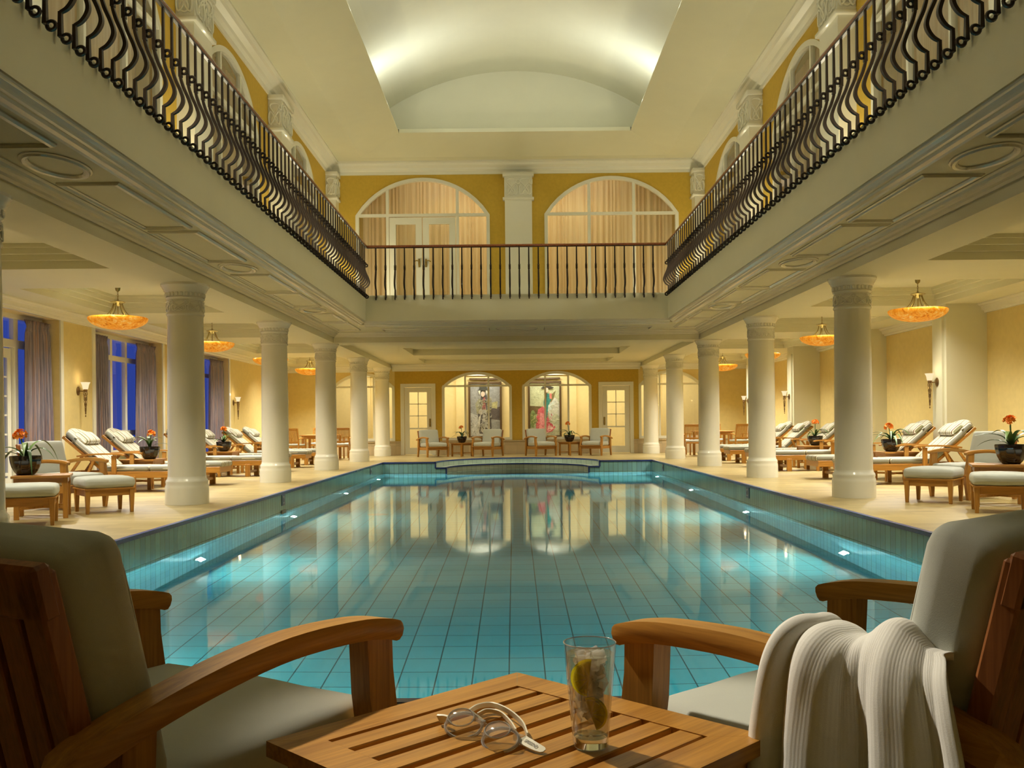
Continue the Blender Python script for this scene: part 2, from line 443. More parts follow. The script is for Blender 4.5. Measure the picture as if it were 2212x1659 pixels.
poly = [(-PX, PY0), (PX, PY0), (PX, PY1)] + [(x, y) for x, y in E2] + [(-PX, PY1)]
mb.poly([(x, y, WZ) for x, y in poly])
w = mb.build('water', M['water'], smooth=0, recalc=False)
tag(w, 'clear turquoise water filling the long indoor pool', 'water', kind='stuff')

# ---- walls with openings
def arcf(a, b, spring, rise):
    h = (b-a)/2; c = (a+b)/2
    if rise <= 0: return lambda u: spring
    Rr = (h*h+rise*rise)/(2*rise)
    return lambda u: spring + math.sqrt(max(0, Rr*Rr-(u-c)**2)) - (Rr-rise)
def hexa(mb, T, us, vb, vt, w0, w1):
    (u0, u1) = us; P = [T(u0, vb[0], w0), T(u1, vb[1], w0), T(u1, vt[1], w0), T(u0, vt[0], w0), T(u0, vb[0], w1), T(u1, vb[1], w1), T(u1, vt[1], w1), T(u0, vt[0], w1)]
    v = [mb.bm.verts.new(p) for p in P]
    for f in ((0, 1, 2, 3), (7, 6, 5, 4), (0, 4, 5, 1), (1, 5, 6, 2), (2, 6, 7, 3), (3, 7, 4, 0)): mb.face([v[i] for i in f])
def wall(mb, T, u0, u1, v0, v1, ops, th):
    u = u0
    for a, b, sill, spring, rise in sorted(ops):
        if a > u: hexa(mb, T, (u, a), (v0, v0), (v1, v1), 0, th)
        if sill > v0: hexa(mb, T, (a, b), (v0, v0), (sill, sill), 0, th)
        f = arcf(a, b, spring, rise); N = 18 if rise > 0 else 1
        for k in range(N):
            p, q = a+(b-a)*k/N, a+(b-a)*(k+1)/N
            hexa(mb, T, (p, q), (f(p), f(q)), (v1, v1), 0, th)
        u = b
    if u1 > u: hexa(mb, T, (u, u1), (v0, v0), (v1, v1), 0, th)
TB = lambda Y: (lambda u, v, w: Vector((u, Y+w, v)))
TL = lambda X: (lambda u, v, w: Vector((X-w, u, v)))
TR = lambda X: (lambda u, v, w: Vector((X+w, u, v)))
def outline(a, b, sill, spring, rise, N=20):
    f = arcf(a, b, spring, rise)
    if rise <= 0: return [(a, sill), (b, sill), (b, spring), (a, spring)]
    return [(a, sill), (b, sill)] + [(b-(b-a)*k/N, f(b-(b-a)*k/N)) for k in range(N+1)]
def ringframe(mb, T, o, fw, w0, w1):
    """frame following outline o, fw wide inwards"""
    n = len(o); inn = []
    for i in range(n):
        p0, p, p1 = Vector(o[i-1]), Vector(o[i]), Vector(o[(i+1) % n])
        d0 = (p-p0); d1 = (p1-p)
        if d0.length < 1e-6: d0 = d1
        if d1.length < 1e-6: d1 = d0
        n0 = Vector((-d0.y, d0.x)).normalized(); n1 = Vector((-d1.y, d1.x)).normalized()
        m = (n0+n1); m = m/max(.3, (1+n0.dot(n1)))
        inn.append(p+m*fw)
    O0 = [mb.bm.verts.new(T(x, y, w0)) for x, y in o]; I0 = [mb.bm.verts.new(T(p.x, p.y, w0)) for p in inn]
    O1 = [mb.bm.verts.new(T(x, y, w1)) for x, y in o]; I1 = [mb.bm.verts.new(T(p.x, p.y, w1)) for p in inn]
    for i in range(n):
        j = (i+1) % n
        mb.face([O0[i], O0[j], I0[j], I0[i]]); mb.face([O1[i], I1[i], I1[j], O1[j]])
        mb.face([I0[i], I0[j], I1[j], I1[i]]); mb.face([O0[i], O1[i], O1[j], O0[j]])
def uvbox(mb, T, u0, u1, v0, v1, w0, w1): hexa(mb, T, (u0, u1), (v0, v0), (v1, v1), w0, w1)
WN = [0]
def window(T, op, muls=(), trans=(), fw=.07, mw=.05, w0=-.02, w1=.08, wg=.04, label=None, glass=True, mat='white', casing=0, short=()):
    a, b, sill, spring, rise = op; WN[0] += 1
    mb = MB(); o = outline(*op)
    ringframe(mb, T, o, fw, w0, w1)
    if casing: ringframe(mb, T, outline(a-casing, b+casing, sill-(casing if sill > .1 else 0), spring+(0 if rise > 0 else casing), rise+(casing if rise > 0 else 0)), casing, w0-.03, .0)
    fr = mb.build('window_%d' % WN[0], M[mat], smooth=0); struct(fr, label, 'window')
    f = arcf(a, b, spring, rise)
    mb = MB()
    for u in muls: uvbox(mb, T, u-mw/2, u+mw/2, sill+.01, f(u)-.01, w0+.015, w1-.015)
    for (u, v0, v1) in short: uvbox(mb, T, u-mw/2, u+mw/2, v0, v1, w0+.015, w1-.015)
    for v in trans: uvbox(mb, T, a+.02, b-.02, v-mw/2, v+mw/2, w0+.013, w1-.013)
    if muls or trans or short: mb.build('glazing_bars', M[mat], fr, smooth=0)
    if glass:
        mb = MB(); mb.poly([T(x, y, wg) for x, y in o]); mb.build('pane', M['lampglass'], fr, smooth=0)
    return fr

# far wall of the pool hall
AW = [(-6.12, -4.03, .47, 2.25, .48), (-2.47, -.15, .47, 2.25, .49), (.19, 2.49, .47, 2.25, .49), (4.05, 6.15, .47, 2.25, .48)]
DW = [(-3.72, -2.80, 0, 2.24, 0), (2.84, 3.76, 0, 2.24, 0)]
mb = MB(); wall(mb, TB(YB), -4.03, 4.05, 0, 3.0, AW[1:3]+DW, .15)
struct(mb.build('wall_back', M['mustard'], smooth=0), 'far wall in yellow darkened for dim light, with arched openings and two glazed doors', 'wall')
for a_, b_, o_ in ((XL-.4, -4.03, AW[0]), (4.05, XR, AW[3])):
    mb = MB(); wall(mb, TB(YB), a_, b_, 0, 3.0, [o_], .15); struct(mb.build('wall_back_aisle', M['yellow'], smooth=0), None)  # same wallcovering as the centre, in a brighter tone for its stronger light
names = ['arched window behind the far left columns', 'arched window with the black and white portrait behind it', 'arched window with the pink-skirted portrait behind it', 'arched window behind the far right columns']
for op, nm in zip(AW, names):
    a, b = op[0], op[1]; t = (b-a)/3
    window(TB(YB), op, muls=(a+t, b-t), trans=(2.27,), fw=.09, mw=.06, label=nm)
mb = MB()
for x0, x1 in ((XL, -3.84), (-2.68, 2.72), (3.88, XR)):
    quadbox(mb, x0, x1, YB-.06, YB, 0, .42); quadbox(mb, x0, x1, YB-.09, YB, .42, .46)
struct(mb.build('baseboard_back', M['plinth'], smooth=0), 'limestone plinth under the arched openings', 'plinth')
def glazed_door(T, a, b, v1, nm, handle_u, cols=2, rows=3, low=.9, ca=.12, glass='lampglass', hand='brass', stile=0):
    DN[0] += 1
    mb = MB()
    uvbox(mb, T, a-ca, a, 0, v1+ca, -.03, .04); uvbox(mb, T, b, b+ca, 0, v1+ca, -.03, .04); uvbox(mb, T, a, b, v1, v1+ca, -.03, .04)
    fr = struct(mb.build('door_%d' % DN[0], M['white'], smooth=0), nm, 'door')
    st = stile or .15*(b-a)/.92+.02; mb = MB()
    uvbox(mb, T, a+.01, a+st, .02, v1-.01, .02, .07); uvbox(mb, T, b-st, b-.01, .02, v1-.01, .02, .07)
    uvbox(mb, T, a+st, b-st, v1-.16, v1-.01, .02, .07); uvbox(mb, T, a+st, b-st, .02, .24, .02, .07)
    if low > .3: uvbox(mb, T, a+st, b-st, low-.05, low, .025, .065)
    gw, gh = (b-a-2*st), (v1-.16-low)
    for c in range(1, cols): uvbox(mb, T, a+st+gw*c/cols-.014, a+st+gw*c/cols+.014, low, v1-.16, .03, .06)
    for r in range(1, rows): uvbox(mb, T, a+st, b-st, low+gh*r/rows-.014, low+gh*r/rows+.014, .03, .06)
    lf = mb.build('door_leaf', M['white'], fr, smooth=0)
    mb = MB(); mb.poly([T(a+st, .24, .045), T(b-st, .24, .045), T(b-st, v1-.16, .045), T(a+st, v1-.16, .045)]); mb.build('pane', M[glass], lf, smooth=0)
    mb = MB(); uvbox(mb, T, handle_u-.03, handle_u+.03, .93, 1.20, .005, .02)
    p = T(handle_u, 1.02, -.03); mb.lathe([(.001, -.03), (.028, -.02), (.034, 0), (.028, .02), (.001, .03)], tuple(p), 12)
    mb.build('door_handle', M[hand], fr)
    return fr
DN = [0]
glazed_door(TB(YB), -3.72, -2.80, 2.24, 'white glazed door left of the portraits', -2.87)
glazed_door(TB(YB), 2.84, 3.76, 2.24, 'white glazed door right of the portraits', 2.91)

# corridor behind the far wall
mb = MB(); quadbox(mb, -9, 9, 34.0, 34.1, 0, 3.1)
for x in (-2.0, 2.0, -5.4, 5.4, -7.4, 7.4): quadbox(mb, x-.16, x+.16, 33.93, 34.0, 0, 3.0)
quadbox(mb, -9.1, -9, YB, 34.1, 0, 3.1); quadbox(mb, 9, 9.1, YB, 34.1, 0, 3.1)
struct(mb.build('wall_corridor', M['corr'], smooth=0), 'pale yellow corridor wall carrying the two portraits', 'wall')
mb = MB(); quadbox(mb, -9, 9, YB+.15, 34.0, -.05, 0)
struct(mb.build('floor_corridor', M['stone'], smooth=0))
mb = MB(); quadbox(mb, -9, 9, YB+.15, 34.0, 3.0, 3.1); quadbox(mb, -9, 9, 33.7, 34.0, 2.86, 3.0); quadbox(mb, -9, 9, 33.85, 34.0, 2.74, 2.86)
struct(mb.build('ceiling_corridor', M['white'], smooth=0))

# ---- left outer wall with tall windows
opsL = [(11.3, 15.65, 0, 2.80, 0), (16.95, 20.2, .0, 2.80, 0), (22.7, 24.9, 0, 2.80, 0)]
mb = MB(); wall(mb, TL(XL), YN, YB, 0, 3.0, opsL, .42)
struct(mb.build('wall_left', M['yellow'], smooth=0), 'yellow outer wall on the left with curtained windows', 'wall')
mb = MB()
for a, b, s, h, r in opsL:
    ringframe(mb, TL(XL), [(a-.1, -.1), (b+.1, -.1), (b+.1, h+.1), (a-.1, h+.1)], .10, -.025, .0)
struct(mb.build('trim_2', M['white'], smooth=0), 'white casings around the left windows', 'casing')
T = TL(XL-.30)
window(T, (11.3, 15.65, 0, 2.80, 0), muls=(13.2, 14.84), trans=(2.33,), fw=.08, mw=.13, label='tall window with glazed doors behind the first curtain on the left')
window(T, (16.95, 20.2, .48, 2.80, 0), muls=(18.35, 19.05), trans=(2.36, .90), fw=.08, mw=.10, label='tall blue window between two curtains on the left')
window(T, (22.7, 24.9, 0, 2.80, 0), muls=(23.75,), trans=(2.3,), fw=.08, mw=.10, label='window with a glazed door beyond the first left column')
glazed_door(TL(XL-.29), 13.75, 14.73, 2.26, 'white french door in the nearest left window', 13.81, 2, 6, .32, .02, hand='chrome', stile=.12)
glazed_door(TL(XL-.29), 22.82, 23.66, 2.26, 'white french door in the far left window', 22.9, 2, 6, .32, .02, hand='chrome', stile=.12)
mb = MB(); quadbox(mb, XL-.42, XL-.36, 16.95, 20.2, 0, .48)
struct(mb.build('wall_left_sill', M['cream'], smooth=0))

# ---- right outer wall and piers
mb = MB(); wall(mb, TR(XR), YN, YB, 0, 3.0, [], .15)
struct(mb.build('wall_right', M['yellow'], smooth=0), 'yellow outer wall on the right behind white piers', 'wall')
for i, y in enumerate((11.6, 15.9, 20.2, 24.6, 29.0)):
    mb = MB(); quadbox(mb, 7.21, XR, y, y+.52, 0, ZC); quadbox(mb, 7.17, 7.21, y+.08, y+.44, .1, ZC-.2)
    struct(mb.build('wall_right_pier', M['cream'], smooth=0), 'white wall pier on the right, number %s from the camera' % ['one', 'two', 'three', 'four', 'five'][i], 'pier')

# ---- wall behind the camera
mb = MB(); quadbox(mb, -9, 9, YN-.15, YN, 0, 9.6)
struct(mb.build('wall_near', M['yellow'], smooth=0))

# ---- aisle ceilings with one tray per bay
def aisle(x0, x1, tx0, tx1, nm):
    mb = MB(); ys = [YN]+COLS+[YB]
    bays = [(-3.0, 2.4)]+list(zip([2.6]+COLS[:-1], COLS)); ZT = 3.24
    prev = YN
    for a, b in bays:
        ta, tb = a+.80, b-.80
        mb.poly([(x0, prev, ZC), (x1, prev, ZC), (x1, ta, ZC), (x0, ta, ZC)])
        mb.poly([(x0, ta, ZC), (tx0, ta, ZC), (tx0, tb, ZC), (x0, tb, ZC)])
        mb.poly([(tx1, ta, ZC), (x1, ta, ZC), (x1, tb, ZC), (tx1, tb, ZC)])
        mb.poly([(tx0, ta, ZT), (tx1, ta, ZT), (tx1, tb, ZT), (tx0, tb, ZT)])
        # stepped cornice of the tray
        lp = [(tx0, ta), (tx1, ta), (tx1, tb), (tx0, tb)]
        for w_, z0, z1 in ((0, ZC, ZC+.10), (.05, ZC+.10, ZC+.17), (.11, ZC+.17, ZC+.24), (.15, ZC+.24, ZT)):
            q = [(tx0+w_, ta+w_), (tx1-w_, ta+w_), (tx1-w_, tb-w_), (tx0+w_, tb-w_)]
            for k in range(4):
                j = (k+1) % 4
                mb.poly([(*q[k], z0), (*q[j], z0), (*q[j], z1), (*q[k], z1)])
                mb.poly([(*lp[k], z0), (*lp[j], z0), (*q[j], z0), (*q[k], z0)])
            lp = q
        prev = tb
    mb.poly([(x0, prev, ZC), (x1, prev, ZC), (x1, YB, ZC), (x0, YB, ZC)])
    return struct(mb.build(nm, M['cream'], smooth=0, recalc=False), 'cream coffered ceiling over the side aisle', 'ceiling')
aisle(XL, -4.70, -6.95, -5.0, 'ceiling_left'); aisle(4.70, XR, 5.0, 7.15, 'ceiling_right')
# wall cornices of the aisles
def cornice(pts, flip, nm, mat='white', d=.16, h=.16, z=ZC):
    """pts run with the room on the right-hand side when flip=1"""
    p = [(0, 0), (0, -h), (d*.25, -h), (d*.30, -h*.8), (d*.55, -h*.7), (d*.65, -h*.35), (d*.9, -h*.25), (d, -h*.12), (d, 0)]
    prof = [(a*flip, b) for a, b in p]
    mb = MB(); mb.sweep([(x, y, z) for x, y in pts], prof); return struct(mb.build(nm, M[mat], smooth=0), None)
cornice([(XL, YN), (XL, YB)], 1, 'trim_3'); cornice([(XR, YN), (XR, YB)], -1, 'trim_4')
cornice([(XL, YB), (-4.3, YB)], 1, 'trim_5', h=.20); cornice([(4.3, YB), (XR, YB)], 1, 'trim_6', h=.20)
cornice([(-4.1, YB), (4.1, YB)], 1, 'trim_7', h=.22, z=2.99, d=.28)

# ---- beams over the columns, balcony slabs, bridge
BX = 3.12; BY = 19.5; ZF = 3.68; ZS = 3.08
mb = MB()
for s in (-1, 1): quadbox(mb, s*4.12, s*4.74, YN, YB, 2.86, 3.66)
quadbox(mb, -4.12, 4.12, 21.25, 21.9, 2.86, 3.6)
struct(mb.build('ceiling_beams', M['cream'], smooth=0), 'cream beams resting on the columns', 'beam')
for nm, s in (('left', -1), ('right', 1)):
    mb = MB(); quadbox(mb, s*(BX+.10), s*4.50, YN, 22.9, ZS, ZF-.01); quadbox(mb, s*BX, s*(BX+.10), YN, BY, 3.15, ZF)
    struct(mb.build('floor_balcony_%s' % nm, M['cream'], smooth=0), 'cream balcony slab along the %s side of the pool' % nm, 'balcony')
mb = MB(); quadbox(mb, -BX-.1, BX+.1, BY+.10, 22.9, ZS, ZF-.01); quadbox(mb, -BX, BX, BY, BY+.10, 3.15, ZF)
struct(mb.build('floor_bridge', M['cream'], smooth=0), 'cream bridge slab at the far end of the gallery', 'balcony')
# mouldings under the fascia and on the beam
P1 = [(.02, .08), (.02, -.002), (.03, -.012), (.03, -.03), (.06, -.045), (.075, -.06), (.10, -.065), (.12, -.085), (.16, -.09), (.18, -.10), (.18, -.07), (.22, -.07), (.22, .10)]
def fas(pts, flip, nm):
    mb = MB(); mb.sweep([(x, y, 3.15) for x, y in pts], [(a*flip, b) for a, b in P1]); struct(mb.build(nm, M['white'], smooth=0))
fas([(-BX, YN), (-BX, BY+.02)], -1, 'trim_8'); fas([(BX, YN), (BX, BY+.02)], 1, 'trim_9'); fas([(-BX-.05, BY), (BX+.05, BY)], -1, 'trim_10')
P2 = [(0, 0), (0, -.10), (.02, -.10), (.03, -.075), (.06, -.065), (.07, -.04), (.10, -.035), (.115, -.015), (.15, -.01), (.15, 0)]
for i, (pts, fl) in enumerate((([(-4.12, YN), (-4.12, 21.25)], 1), ([(4.12, YN), (4.12, 21.25)], -1), ([(-4.12, 21.25), (4.12, 21.25)], 1))):
    mb = MB(); mb.sweep([(x, y, ZS) for x, y in pts], [(a*fl, b) for a, b in P2]); struct(mb.build('trim_%d' % (11+i), M['white'], smooth=0))
# soffit panels: raised frames and ovals
def soffit(mb, pts):
    mb.sweep(pts, [(-.035, .01), (-.035, -.012), (-.015, -.026), (.01, -.030), (.02, -.015), (.035, -.010), (.035, .01)], closed=True, cap=False)
for nm, s in (('14', -1), ('15', 1)):
    mb = MB(); xa, xb = s*3.43, s*3.90
    for i, c in enumerate([-2.0, 2.6]+COLS[:3]+[20.6]):
        if c < 20: mb_pts = [(x, y, ZS) for x, y in circ(s*3.665, c, .20, .34, 28)]; soffit(mb, mb_pts)
    ys = [-2.0, 2.6]+COLS[:3]+[20.9]
    for a, b in zip(ys, ys[1:]):
        m_ = (a+b)/2
        for u, v in ((a+.55, m_-.10), (m_+.10, b-.55)):
            if b > 20.5 and v > m_+.2: v = b-.35
            soffit(mb, [(xa, u, ZS), (xb, u, ZS), (xb, v, ZS), (xa, v, ZS)])
    struct(mb.build('trim_%s' % nm, M['white'], smooth=0), 'raised plaster panels and ovals under the balcony', 'moulding')
mb = MB()
soffit(mb, [(x, y, ZS) for x, y in circ(0, 20.55, .42, .22, 28)])
for s in (-1, 1):
    soffit(mb, [(s*.6, 20.3, ZS), (s*2.9, 20.3, ZS), (s*2.9, 20.8, ZS), (s*.6, 20.8, ZS)])
struct(mb.build('trim_16', M['white'], smooth=0))
# ceiling between bridge and far wall, with two recesses
mb = MB(); Z9 = 2.99; prev = 21.9; XE = 4.12
for y0, y1, zr, xh in ((24.5, 27.06, 3.16, 2.95), (28.5, 30.5, 3.09, 2.95)):
    mb.poly([(-XE, prev, Z9), (XE, prev, Z9), (XE, y0, Z9), (-XE, y0, Z9)])
    mb.poly([(-XE, y0, Z9), (-xh, y0, Z9), (-xh, y1, Z9), (-XE, y1, Z9)]); mb.poly([(xh, y0, Z9), (XE, y0, Z9), (XE, y1, Z9), (xh, y1, Z9)])
    q = [(-xh, y0), (xh, y0), (xh, y1), (-xh, y1)]
    for k in range(4): mb.poly([(*q[k], Z9), (*q[(k+1) % 4], Z9), (*q[(k+1) % 4], zr), (*q[k], zr)])
    mb.poly([(*p, zr) for p in q]); prev = y1
mb.poly([(-XE, prev, Z9), (XE, prev, Z9), (XE, YB, Z9), (-XE, YB, Z9)])
struct(mb.build('ceiling_far', M['cream'], smooth=0, recalc=False), 'cream ceiling with two long recesses before the far wall', 'ceiling')

# ================================================================== UPPER LEVEL
XU, YU, ZU = 4.50, 22.8, 7.30
UW = [(-3.86, -.62, 3.85, 6.06, .90), (.70, 3.94, 3.85, 6.06, .90)]
mb = MB(); wall(mb, TB(YU), -XU, XU, ZF-.02, ZU, [(-3.86, -.62, ZF-.02, 6.06, .90), UW[1]], .15)
struct(mb.build('wall_upper_back', M['mustard'], smooth=0), 'mustard upper wall with two big arched windows', 'wall')
a, b = -3.86, -.62
window(TB(YU), (a, b, ZF, 6.06, .90), muls=(-3.09, -1.40), trans=(6.06,), fw=.08, mw=.07, label='arched upper window with double doors on the left of the bridge')
window(TB(YU), UW[1], muls=(1.78, 2.86), trans=(6.06,), fw=.08, mw=.07, label='arched upper window on the right of the bridge')
# double doors in the left arch
for dn, (da, db, hu) in enumerate(((-3.04, -2.26, -2.33), (-2.24, -1.45, -2.17))):
    DN[0] += 1; mb = MB(); T = TB(YU)
    uvbox(mb, T, da, da+.15, ZF, 6.0, -.01, .05); uvbox(mb, T, db-.15, db, ZF, 6.0, -.01, .05)
    uvbox(mb, T, da+.15, db-.15, 5.84, 6.0, -.01, .05); uvbox(mb, T, da+.15, db-.15, ZF, ZF+.25, -.01, .05)
    fr = struct(mb.build('door_%d' % DN[0], M['white'], smooth=0), 'white glazed gallery door, %s leaf of the pair' % ['left', 'right'][dn], 'door')
    mb = MB(); mb.poly([T(da+.15, ZF+.25, .03), T(db-.15, ZF+.25, .03), T(db-.15, 5.84, .03), T(da+.15, 5.84, .03)]); mb.build('pane', M['lampglass'], fr, smooth=0)
    mb = MB(); s = -1 if dn == 0 else 1
    mb.tube(bez([(hu, YU-.02, 4.92), (hu, YU-.07, 4.93), (hu+s*.06, YU-.08, 4.95), (hu+s*.13, YU-.07, 4.92)], 4), .014, 6)
    mb.lathe([(.02, -.1), (.028, 0), (.02, .1)], (hu, YU-.02, 4.90), 8); mb.build('door_handle', M['brass'], fr)
US = [(-.9, 2.3), (3.9, 7.1), (8.75, 11.95), (13.38, 16.5), (18.25, 21.4)]
for nm, s, TT in (('left', -1, TL(-XU)), ('right', 1, TR(XU))):
    ops = [(a, b, 3.95, 6.02, .88) for a, b in US]
    mb = MB(); wall(mb, TT, YN, YU+.15, ZF-.02, ZU, ops, .15)
    struct(mb.build('wall_upper_%s' % nm, M['mustard'], smooth=0), 'mustard upper wall on the %s' % nm, 'wall')
    for i, op in enumerate(ops):
        a, b = op[0], op[1]; t = (b-a)/3
        window(TT, op, muls=(a+t, b-t), trans=(6.02,), fw=.09, mw=.06, label='arched upper window on the %s wall, %s from the back' % (nm, ['fifth', 'fourth', 'third', 'second', 'nearest'][i]))
# rooms behind the upper windows
mb = MB()
quadbox(mb, -XU-1.6, XU+1.6, 25.4, 25.5, 3.5, 7.4)
quadbox(mb, -XU-1.7, -XU-1.6, YN, 25.5, 3.5, 7.4); quadbox(mb, XU+1.6, XU+1.7, YN, 25.5, 3.5, 7.4)
struct(mb.build('wall_upper_rooms', M['yellow'], smooth=0))
mb = MB()
quadbox(mb, -XU-1.7, -XU, YN, 25.5, 7.32, 7.4); quadbox(mb, XU, XU+1.7, YN, 25.5, 7.32, 7.4); quadbox(mb, -XU, XU, YU+.15, 25.5, 7.32, 7.4)
quadbox(mb, -XU-1.7, -XU-.15, YN, 25.5, 3.55, 3.62); quadbox(mb, XU+.15, XU+1.7, YN, 25.5, 3.55, 3.62); quadbox(mb, -XU, XU, YU+.15, 25.5, 3.55, 3.62)
struct(mb.build('ceiling_upper_rooms', M['cream'], smooth=0))
# sheer curtains behind the upper windows
def folds(mb, T, u0, u1, v0, v1, n, amp, seed=0, w=.0, gather=0.0, tie=None, nv=14, jit=.5):
    rnd = random.Random(seed); ph = [rnd.uniform(0, 6.28) for _ in range(4)]
    N = n*8; grid = []
    for j in range(nv+1):
        tv = j/nv; row = []
        for i in range(N+1):
            tu = i/N
            x = tu + .012*math.sin(tu*31+ph[0]) + .3/n*math.sin(tv*2.2+tu*9+ph[1])*jit*.25*(1-tv)
            nar = 1-gather*(tv**2)
            uu = u0+(u1-u0)*(.5+(x-.5)*nar)
            A = amp*(1-.45*tv)*(.7+.5*math.sin(tu*17+ph[2]))
            ww = w + A*math.sin(2*PI*n*tu+.5*math.sin(tv*3+ph[3]))
            row.append(mb.bm.verts.new(T(uu, v0+(v1-v0)*tv, ww)))
        grid.append(row)
    for j in range(nv):
        for i in range(N): mb.face([grid[j][i], grid[j][i+1], grid[j+1][i+1], grid[j+1][i]])
def sheer(T, a, b, nm, seed):
    mb = MB(); folds(mb, T, a, b, 3.72, 6.95, 26, .035, seed, w=.28, nv=4)
    tag(mb.build('sheer_curtain', M['sheer'], smooth=180), nm, 'curtain')
sheer(TB(YU), -3.75, -.72, 'peach sheer curtain behind the arched doors left of the bridge pillar', 1)
sheer(TB(YU), .8, 3.85, 'peach sheer curtain behind the arched window right of the bridge pillar', 2)
gs = ['second window from the bridge', 'nearest window to the bridge']
for nm, s, TT in (('left', -1, TL(-XU)), ('right', 1, TR(XU))):
    for i, (a, b) in enumerate(US[2:]):
        mb = MB(); folds(mb, TT, a+.1, b-.1, 3.72, 6.9, 16, .035, i+5, w=.28, nv=4)
        tag(mb.build('sheer_curtain', M['sheer'], smooth=180), 'sheer curtain behind the %s gallery arch, %s from the bridge' % (nm, ['third', 'second', 'nearest'][i]), 'curtain')

# knotwork relief
def knot(mb, F, w, h, r=.009, n=40):
    """interlaced loops inside a w x h cell, F(u,v,d) maps onto the surface"""
    a = w*.5; c = []
    for k in range(n):
        t = 2*PI*k/n
        c.append((w*.40*math.sin(2*t)*(.75+.25*math.cos(t)), h*.42*math.cos(t)))
    mb.tube([F(u, v, .0) for u, v in c], r, 5, closed=True)
    c = [(w*.46*math.sin(t), h*(-.16)+h*.25*math.sin(2*t)) for t in [2*PI*k/n for k in range(n)]]
    mb.tube([F(u, v, .004) for u, v in c], r, 5, closed=True)
    c = [(a+w*.17*math.cos(t), h*.26+w*.17*math.sin(t)) for t in [2*PI*k/20 for k in range(20)]]
    mb.tube([F(u, v, .0) for u, v in c], r, 5, closed=True)
    mb.tube([F(a+w*.06*math.cos(t), h*.26+w*.06*math.sin(t), 0) for t in [2*PI*k/10 for k in range(10)]], r*.8, 4, closed=True)
# upper pilasters
def pilaster(x0, x1, y0, y1, faces, lab):
    root = empty('pilaster', ((x0+x1)/2, (y0+y1)/2, ZF)); tag(root, lab, 'pilaster', 'carved gallery pilasters')
    Mi = Matrix.Translation(-Vector(root.location))
    def bb(mb, e, z0, z1, bev=0):
        a0, a1, b0, b1 = x0-e, x1+e, y0-e, y1+e
        if abs(x0+XU) < .01: a0 = x0
        if abs(x1-XU) < .01: a1 = x1
        if abs(y1-YU) < .01: b1 = y1
        mb.box(((a0+a1)/2, (b0+b1)/2, (z0+z1)/2), (a1-a0, b1-b0, z1-z0), Mi, bev)
    mb = MB(); bb(mb, 0, ZF, 6.40); bb(mb, .03, ZF, ZF+.24); mb.build('shaft', M['white'], root, smooth=0)
    mb = MB(); e = .05
    bb(mb, e, 6.37, 6.43, .01); bb(mb, .01, 6.43, 6.94); bb(mb, e, 6.94, 7.03, .01)
    for f in faces:
        if f == 'y':
            W = x1-x0; n = max(1, round(W/.35)); cw = W/n
            for k in range(n):
                cx = x0+cw*(k+.5)
                knot(mb, lambda u, v, d, cx=cx: Mi @ Vector((min(x1, max(x0, cx+u)), y0-.018-d, 6.685+v)), cw*.95, .46, .019, 32)
        else:
            W = y1-y0; n = max(1, round(W/.35)); cw = W/n; xx = x1+.018 if f == '+x' else x0-.018
            for k in range(n):
                cy = y0+cw*(k+.5)
                knot(mb, lambda u, v, d, cy=cy, xx=xx: Mi @ Vector((xx, min(y1, max(y0, cy+u)), 6.685+v)), cw*.95, .46, .019, 32)
    mb.build('capital', M['white'], root, smooth=50)
    return root
pilaster(-.27+.02, .40, YU-.16, YU, 'y', 'white pilaster with knotwork capital between the two arched windows above the bridge')
for s, nm in ((-1, 'left'), (1, 'right')):
    for y, d in ((22.42, 'corner'), (17.2, 'second'), (12.5, 'third'), (7.8, 'nearest')):
        x0, x1 = (-XU, -4.26) if s < 0 else (4.26, XU)
        dep = YU-22.42 if d == 'corner' else .75
        pilaster(x0, x1, y, y+dep, ['y', '+x' if s < 0 else '-x'], 'white gallery pilaster on the %s wall, %s' % (nm, {'corner': 'in the corner beside the bridge', 'second': 'next after the corner one', 'third': 'halfway along the railing', 'nearest': 'closest to the camera'}[d]))

# upper ceiling: strip, cornice, sloped frame, cove and barrel vault
mb = MB(); xa, ya = 3.62, 22.25; xb, yb, zb = 2.60, 21.2, 7.56
for s in (-1, 1):
    mb.poly([(s*XU, YN, ZU), (s*xa, YN, ZU), (s*xa, ya, ZU), (s*XU, YU, ZU)])
mb.poly([(-XU, YU, ZU), (XU, YU, ZU), (xa, ya, ZU), (-xa, ya, ZU)])
struct(mb.build('ceiling_upper', M['cream'], smooth=0, recalc=False), 'flat cream ceiling around the vault', 'ceiling')
mb = MB()
for s in (-1, 1):
    mb.poly([(s*xa, YN, ZU), (s*xb, YN, zb), (s*xb, yb, zb), (s*xa, ya, ZU)])
    mb.poly([(s*xb, YN, zb), (s*(xb+.03), YN, zb+.09), (s*(xb+.03), yb, zb+.09), (s*xb, yb, zb)])
    mb.poly([(s*(xb+.03), YN, zb+.09), (s*3.5, YN, zb+.06), (s*3.5, 21.9, zb+.06), (s*(xb+.03), yb, zb+.09)])
mb.poly([(-xa, ya, ZU), (xa, ya, ZU), (xb, yb, zb), (-xb, yb, zb)])
mb.poly([(-xb, yb, zb), (xb, yb, zb), (xb, yb+.03, zb+.09), (-xb, yb+.03, zb+.09)])
mb.poly([(-xb, yb+.03, zb+.09), (xb, yb+.03, zb+.09), (3.5, 21.9, zb+.06), (-3.5, 21.9, zb+.06)])
struct(mb.build('ceiling_frame', M['cream'], smooth=0), 'sloping plaster frame around the vault opening', 'ceiling')
mb = MB(); RV, ZV = 5.43, 3.75; N = 32; a0 = math.asin(3.5/RV)
arc = [(RV*math.sin(-a0+2*a0*k/N), ZV+RV*math.cos(-a0+2*a0*k/N)) for k in range(N+1)]
